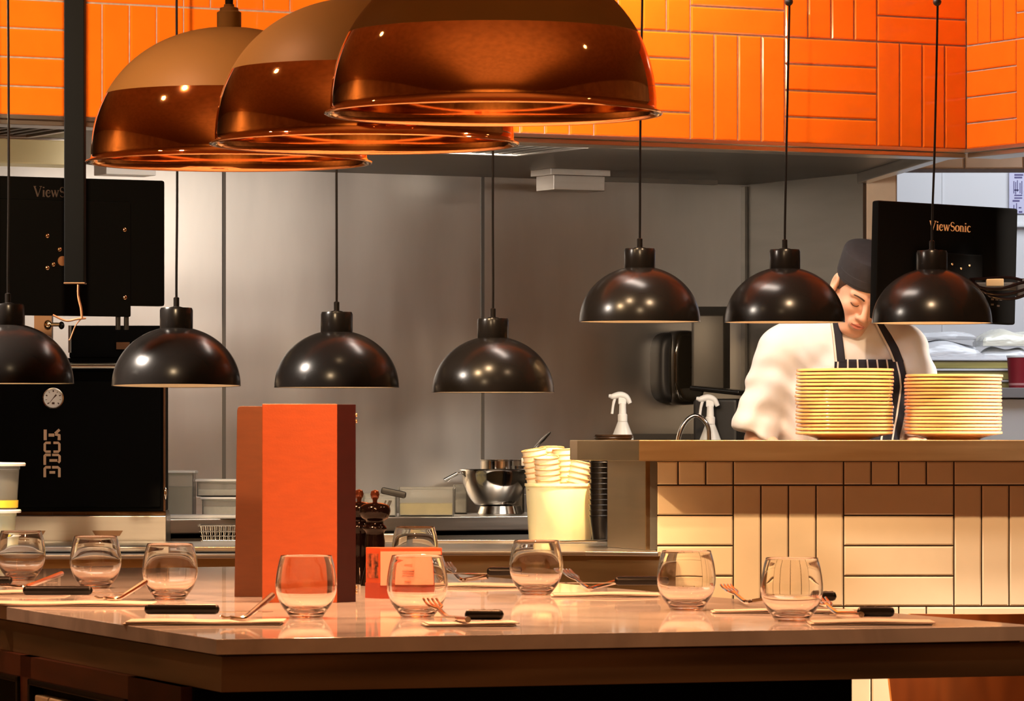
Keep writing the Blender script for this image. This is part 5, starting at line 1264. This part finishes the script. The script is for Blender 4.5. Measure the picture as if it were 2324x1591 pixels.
def sd_jacket(P, folds=True):
    t = sd_ell(P, H(1915, 870, 0.045), (0.212, 0.135, 0.235)); t = smin(t, sd_ell(P, H(1912, 1020, 0.05), (0.185, 0.128, 0.24)), 0.08)
    t = smin(t, sd_cap(P, H(1800, 790, 0.03), H(2040, 790, 0.03), 0.078, 0.078), 0.06)
    t = smin(t, sd_cap(P, H(1862, 765, 0.045), H(1985, 765, 0.045), 0.066, 0.066), 0.05)
    t = smin(t, sd_ell(P, (H(1915, 0)[0], DC + 0.07, 0.98), (0.185, 0.130, 0.16)), 0.06)
    hemL, hemR = H(1712, 985, 0.0), H(2098, 985, 0.0)
    for sh, hm in ((H(1775, 802, 0.02), hemL), (H(2052, 802, 0.02), hemR)):
        s = sd_cap(P, sh, hm, 0.078, 0.070); dr = (hm - sh) / np.linalg.norm(hm - sh)
        s = smax(s, (P - (hm + dr * 0.004).astype(f32)) @ dr.astype(f32), 0.006)
        s = smax(s, -np.maximum(sd_cap(P, hm - dr * 0.05, hm + dr * 0.10, 0.052, 0.056), -((P - (hm - dr * 0.035).astype(f32)) @ dr.astype(f32))), 0.004)
        t = smin(t, s, 0.022)
    # neck opening
    nb = head_pt((0, 0.030, -0.060)).astype(f32)
    t = smax(t, -sd_cap(P, neckb + np.array((0, 0, -0.03)), nb + np.array((0, 0, 0.1)), 0.052, 0.082), 0.010)
    t = smax(t, 0.86 - P[..., 2], 0.01)
    if folds:
        x, y, z = P[..., 0], P[..., 1], P[..., 2]
        cx = H(1915, 0)[0]
        g = np.sin((x - cx) * 38 + z * 26 + 2 * np.sin(z * 11)) * 0.0026 + np.sin((x - cx) * -24 + z * 52 + np.sin(x * 31) * 1.6) * 0.0022 + np.sin(z * 95 + x * 60 + 3 * np.sin(x * 22)) * 0.0010
        wgt = 2.2 * np.clip((1.52 - z) / 0.12, 0.15, 1)
        t = t + g * wgt
    return t
HXc = float(H(1918, 0)[0]); root_loc = (HXc, DC + 0.06, 0.0)
cook = thing('person', 'cook in white jacket, black skull cap and striped apron, head bowed behind the plates', 'person', root_loc)
SKIN = mat('skin', (0.78, 0.46, 0.32), 0.45, var=0.05, vscale=(25, 25, 25), sss=0.25, sscale=0.4)
LIPS = mat('lips', (0.62, 0.22, 0.17), 0.38, var=0.05, sss=0.2, sscale=0.3)
bx = axis([(HXc - 0.36, HXc - 0.06, 0.0085), (HXc - 0.06, HXc + 0.17, 0.0033), (HXc + 0.17, HXc + 0.34, 0.0085)])
by = axis([(DC - 0.42, DC - 0.235, 0.0085), (DC - 0.235, DC + 0.10, 0.0034), (DC + 0.10, DC + 0.24, 0.010)])
bz = axis([(0.03, 0.95, 0.014), (0.95, 1.14, 0.0065), (1.14, 1.42, 0.011), (1.42, 1.79, 0.0033)])
V_, F_ = surface(sd_body, bx, by, bz)
body = mesh_from('body', V_, F_, [SKIN, LIPS], cook, root_loc)
fc = V_[F_].mean(1); q_ = to_head(fc.astype(f32))
lip = (np.abs(q_[:, 0]) < 0.0225) & (q_[:, 1] < -0.093) & (np.abs(q_[:, 2] + 0.0643) < (0.0115 - 0.30 * np.abs(q_[:, 0])))
body.data.polygons.foreach_set('material_index', lip.astype(np.int32))
# jacket
JACK = mat('white_cotton_jacket', (0.80, 0.79, 0.80), 0.75, var=0.02, vscale=(20, 20, 20), sheen=0.2)
jx = axis([(HXc - 0.40, HXc + 0.36, 0.0062)]); jy = axis([(DC - 0.18, DC + 0.25, 0.0065)]); jz = axis([(0.84, 1.58, 0.0065)])
V_, F_ = surface(sd_jacket, jx, jy, jz); jacket = mesh_from('jacket', V_, F_, JACK, cook, root_loc)
# trousers and shoes
def sd_tr(P):
    hx = HXc; d = sd_ell(P, (hx, DC + 0.07, 0.95), (0.178, 0.125, 0.13))
    for s in (-1, 1):
        d = smin(d, sd_cap(P, (hx + s * 0.09, DC + 0.07, 0.90), (hx + s * 0.10, DC + 0.05, 0.50), 0.098, 0.074), 0.03); d = smin(d, sd_cap(P, (hx + s * 0.10, DC + 0.05, 0.50), (hx + s * 0.105, DC + 0.08, 0.07), 0.074, 0.066), 0.02)
    return smax(smax(d, P[..., 2] - 1.02, 0.01), 0.06 - P[..., 2], 0.01)
V_, F_ = surface(sd_tr, axis([(HXc - 0.25, HXc + 0.25, 0.012)]), axis([(DC - 0.12, DC + 0.26, 0.012)]), axis([(0.03, 1.05, 0.014)]))
mesh_from('trousers', V_, F_, mat('black_cotton', (0.012, 0.012, 0.014), 0.85), cook, root_loc)
for s in (-1, 1):
    def sd_sh(P): return smax(sd_ell(P, (HXc + s * 0.105, DC + 0.02, 0.035), (0.052, 0.145, 0.055)), -P[..., 2] + 0.001, 0.004)
    V_, F_ = surface(sd_sh, axis([(HXc + s * .105 - 0.07, HXc + s * .105 + 0.07, 0.008)]), axis([(DC - 0.15, DC + 0.19, 0.010)]), axis([(-0.01, 0.11, 0.006)]))
    mesh_from('shoe', V_, F_, BLACKMATTE, cook, root_loc)
# skull cap, hair, brows, lashes: in head coordinates
HM4 = Matrix.Translation(Vector(HCn) - Vector(root_loc)) @ HM.to_4x4()
CAPM = mat('charcoal_cotton_cap', (0.022, 0.021, 0.026), 0.85, var=0.15, vscale=(60, 60, 60), bump=0.4, bscale=(60, 60, 60), bdist=0.002)
mb = MB()
capT = HM4 @ Matrix.Translation((-0.004, 0.012, 0.038)) @ Matrix.Rotation(R(-8), 4, 'Y') @ Matrix.Rotation(R(-5), 4, 'X')
mb.lathe([(0.0815, -0.006), (0.0845, -0.004), (0.0855, 0.012), (0.0860, 0.050), (0.0850, 0.078), (0.0825, 0.086), (0.0760, 0.090), (0.05, 0.093), (0, 0.094)], 56, capT @ Matrix.Diagonal((0.955, 1.14, 0.92, 1))); cap = mb.build('skull_cap', CAPM, cook)
mb = MB(); mb.lathe([(0.0848, 0.004), (0.0866, 0.006), (0.0866, 0.030), (0.0846, 0.032)], 56, capT @ Matrix.Diagonal((0.955, 1.14, 0.92, 1))); mb.build('cap_band', CAPM, cap)
HAIR = mat('dark_brown_hair', (0.045, 0.018, 0.007), 0.6, var=0.5, vscale=(300, 300, 40), bump=0.6, bscale=(260, 260, 50), bdist=0.003)
def sd_hair(P):
    q = P
    d = sd_ell(q, (0, 0.012, 0.035), (0.0800, 0.0985, 0.088))
    d = smin(d, sd_ell(q, (0, 0.055, -0.015), (0.062, 0.050, 0.060)), 0.03)
    # keep behind the hairline; sideburns run down in front of the ears
    hl = np.maximum(q[..., 1] - (-0.052 + 0.0 * q[..., 2]), 0.012 - q[..., 2]); 
    face = np.minimum(q[..., 1] + 0.064 + np.maximum(0, 0.060 - q[..., 2]) * -0.78, 0.2)
    d = smax(d, -face, 0.004)
    d = smax(d, -sd_ell(q, (0, -0.075, -0.02), (0.0660, 0.072, 0.068)), 0.006)
    ears = np.minimum(sd_ell(q, (0.084, 0.016, -0.012), (0.016, 0.022, 0.034)), sd_ell(q, (-0.084, 0.016, -0.012), (0.016, 0.022, 0.034)))
    d = smax(d, -ears, 0.003); d = smax(d, -0.050 - q[..., 2], 0.006)
    return smax(d, q[..., 2] - 0.090, 0.004)
V_, F_ = surface(sd_hair, axis([(-0.10, 0.10, 0.0035)]), axis([(-0.10, 0.13, 0.0035)]), axis([(-0.08, 0.11, 0.0035)]))
hair = mesh_from('hair', V_, F_, HAIR, cook, (0, 0, 0)); hair.matrix_local = HM4
for s in (-1, 1):
    mb = MB(); pts = smooth_path([(s * 0.013, -0.0905, 0.0165), (s * 0.026, -0.0885, 0.0215), (s * 0.040, -0.0800, 0.0215), (s * 0.051, -0.0680, 0.0160)], 5); n = len(pts)
    mb.tube(pts, [0.0026 - 0.0018 * (i / n) ** 2 for i in range(n)], 8, HM4); mb.build('eyebrow', HAIR, cook)
    mb = MB(); pts = smooth_path([(s * 0.0185, -0.0800, -0.0080), (s * 0.026, -0.0845, -0.0105), (s * 0.036, -0.0840, -0.0105), (s * 0.0445, -0.0765, -0.0070)], 5)
    mb.tube(pts, 0.0012, 6, HM4); mb.build('eyelashes', HAIR, cook)
# stand-up collar
mb = MB(); cb = Vector(neckb) - Vector(root_loc) + Vector((0, -0.006, 0.002)); ax_ = (Vector(head_pt((0, 0.030, -0.060))) - Vector(neckb)).normalized()
TT = Matrix.Translation(cb) @ Vector((0, 0, 1)).rotation_difference((ax_ + Vector((0, 0.0, 0.9))).normalized()).to_matrix().to_4x4()
mb.lathe([(0.076, -0.022), (0.0725, 0.004), (0.070, 0.024), (0.0680, 0.026), (0.0665, 0.024), (0.069, 0.0), (0.071, -0.024)], 48, TT); mb.build('collar', JACK, jacket)

# apron laid on the jacket front by following its surface
def front_y(x, z, off):
    y = np.full(x.shape, DC - 0.30); 
    for _ in range(60):
        P = np.stack([x, y, z], -1).astype(f32); y = y + np.clip((sd_jacket(P) - off) * 0.8, -0.01, 0.03)
    return y
def cloth(name, m, rows, nu, off, parent, th=0.003):
    """rows: list of (py, px_left, px_right) from top to bottom"""
    nv = 48; py = np.linspace(rows[0][0], rows[-1][0], nv); ys_ = [r[0] for r in rows]
    a = np.interp(py, ys_, [r[1] for r in rows]); b = np.interp(py, ys_, [r[2] for r in rows])
    u = np.linspace(0, 1, nu); X = ((a[:, None] + (b - a)[:, None] * u) - 1162) * KC; Zz = np.repeat((EYE + (990 - py) * KC)[:, None], nu, 1)
    Y = front_y(X, Zz, off); Y2 = Y + th; me_v = []; 
    for yy in (Y, Y2):
        for i in range(nv):
            for j in range(nu): me_v.append((X[i, j] - root_loc[0], yy[i, j] - root_loc[1], Zz[i, j] - root_loc[2]))
    fs = []; q = lambda L, i, j: L * nv * nu + i * nu + j
    for i in range(nv - 1):
        for j in range(nu - 1):
            fs.append((q(0, i, j), q(0, i + 1, j), q(0, i + 1, j + 1), q(0, i, j + 1))); fs.append((q(1, i, j), q(1, i, j + 1), q(1, i + 1, j + 1), q(1, i + 1, j)))
    for i in range(nv - 1):
        for j in (0, nu - 1): fs.append((q(0, i, j), q(0, i + 1, j), q(1, i + 1, j), q(1, i, j)))
    for j in range(nu - 1):
        for i in (0, nv - 1): fs.append((q(0, i, j), q(0, i, j + 1), q(1, i, j + 1), q(1, i, j)))
    me = bpy.data.meshes.new(name); me.from_pydata(me_v, [], fs); uv = me.uv_layers.new(name='UVMap')
    for l in me.loops:
        k = l.vertex_index % (nv * nu); uv.data[l.index].uv = ((k % nu) / (nu - 1), (k // nu) / (nv - 1))
    for p_ in me.polygons: p_.use_smooth = True
    me.materials.append(m); o = bpy.data.objects.new(name, me); C.objects.link(o); o.parent = parent; return o
def stripes(name, n, wdt, ph=0.0):
    m = mat(name, (0.012, 0.012, 0.022), 0.85); nt = m.node_tree; N = nt.nodes; L = nt.links
    tc = N.new('ShaderNodeUVMap'); sp = N.new('ShaderNodeSeparateXYZ'); L.new(tc.outputs[0], sp.inputs[0])
    a = N.new('ShaderNodeMath'); a.operation = 'MULTIPLY_ADD'; a.inputs[1].default_value = n; a.inputs[2].default_value = ph; L.new(sp.outputs[0], a.inputs[0])
    f = N.new('ShaderNodeMath'); f.operation = 'FRACT'; L.new(a.outputs[0], f.inputs[0])
    c = N.new('ShaderNodeMath'); c.operation = 'LESS_THAN'; c.inputs[1].default_value = wdt; L.new(f.outputs[0], c.inputs[0])
    mx = N.new('ShaderNodeMix'); mx.data_type = 'RGBA'; L.new(c.outputs[0], mx.inputs[0]); mx.inputs[6].default_value = (0.012, 0.012, 0.022, 1); mx.inputs[7].default_value = (0.75, 0.70, 0.64, 1)
    L.new(mx.outputs[2], N['Principled BSDF'].inputs['Base Color']); return m
ap = cloth('apron', stripes('butcher_stripe', 7, 0.16, 0.75), [(817, 1889, 2044), (850, 1887, 2052), (880, 1884, 2057), (930, 1876, 2050), (998, 1850, 2040), (1140, 1800, 2045)], 60, 0.007, cook)
cloth('apron_strap', stripes('strap_stripe', 1, 0.22, 0.16), [(722, 1880, 1902), (760, 1884, 1907), (822, 1889, 1913)], 8, 0.008, ap)
cloth('apron_strap', stripes('strap_stripe', 1, 0.22), [(735, 1982, 2002), (760, 1993, 2018), (790, 2008, 2034), (822, 2022, 2046)], 8, 0.008, ap)
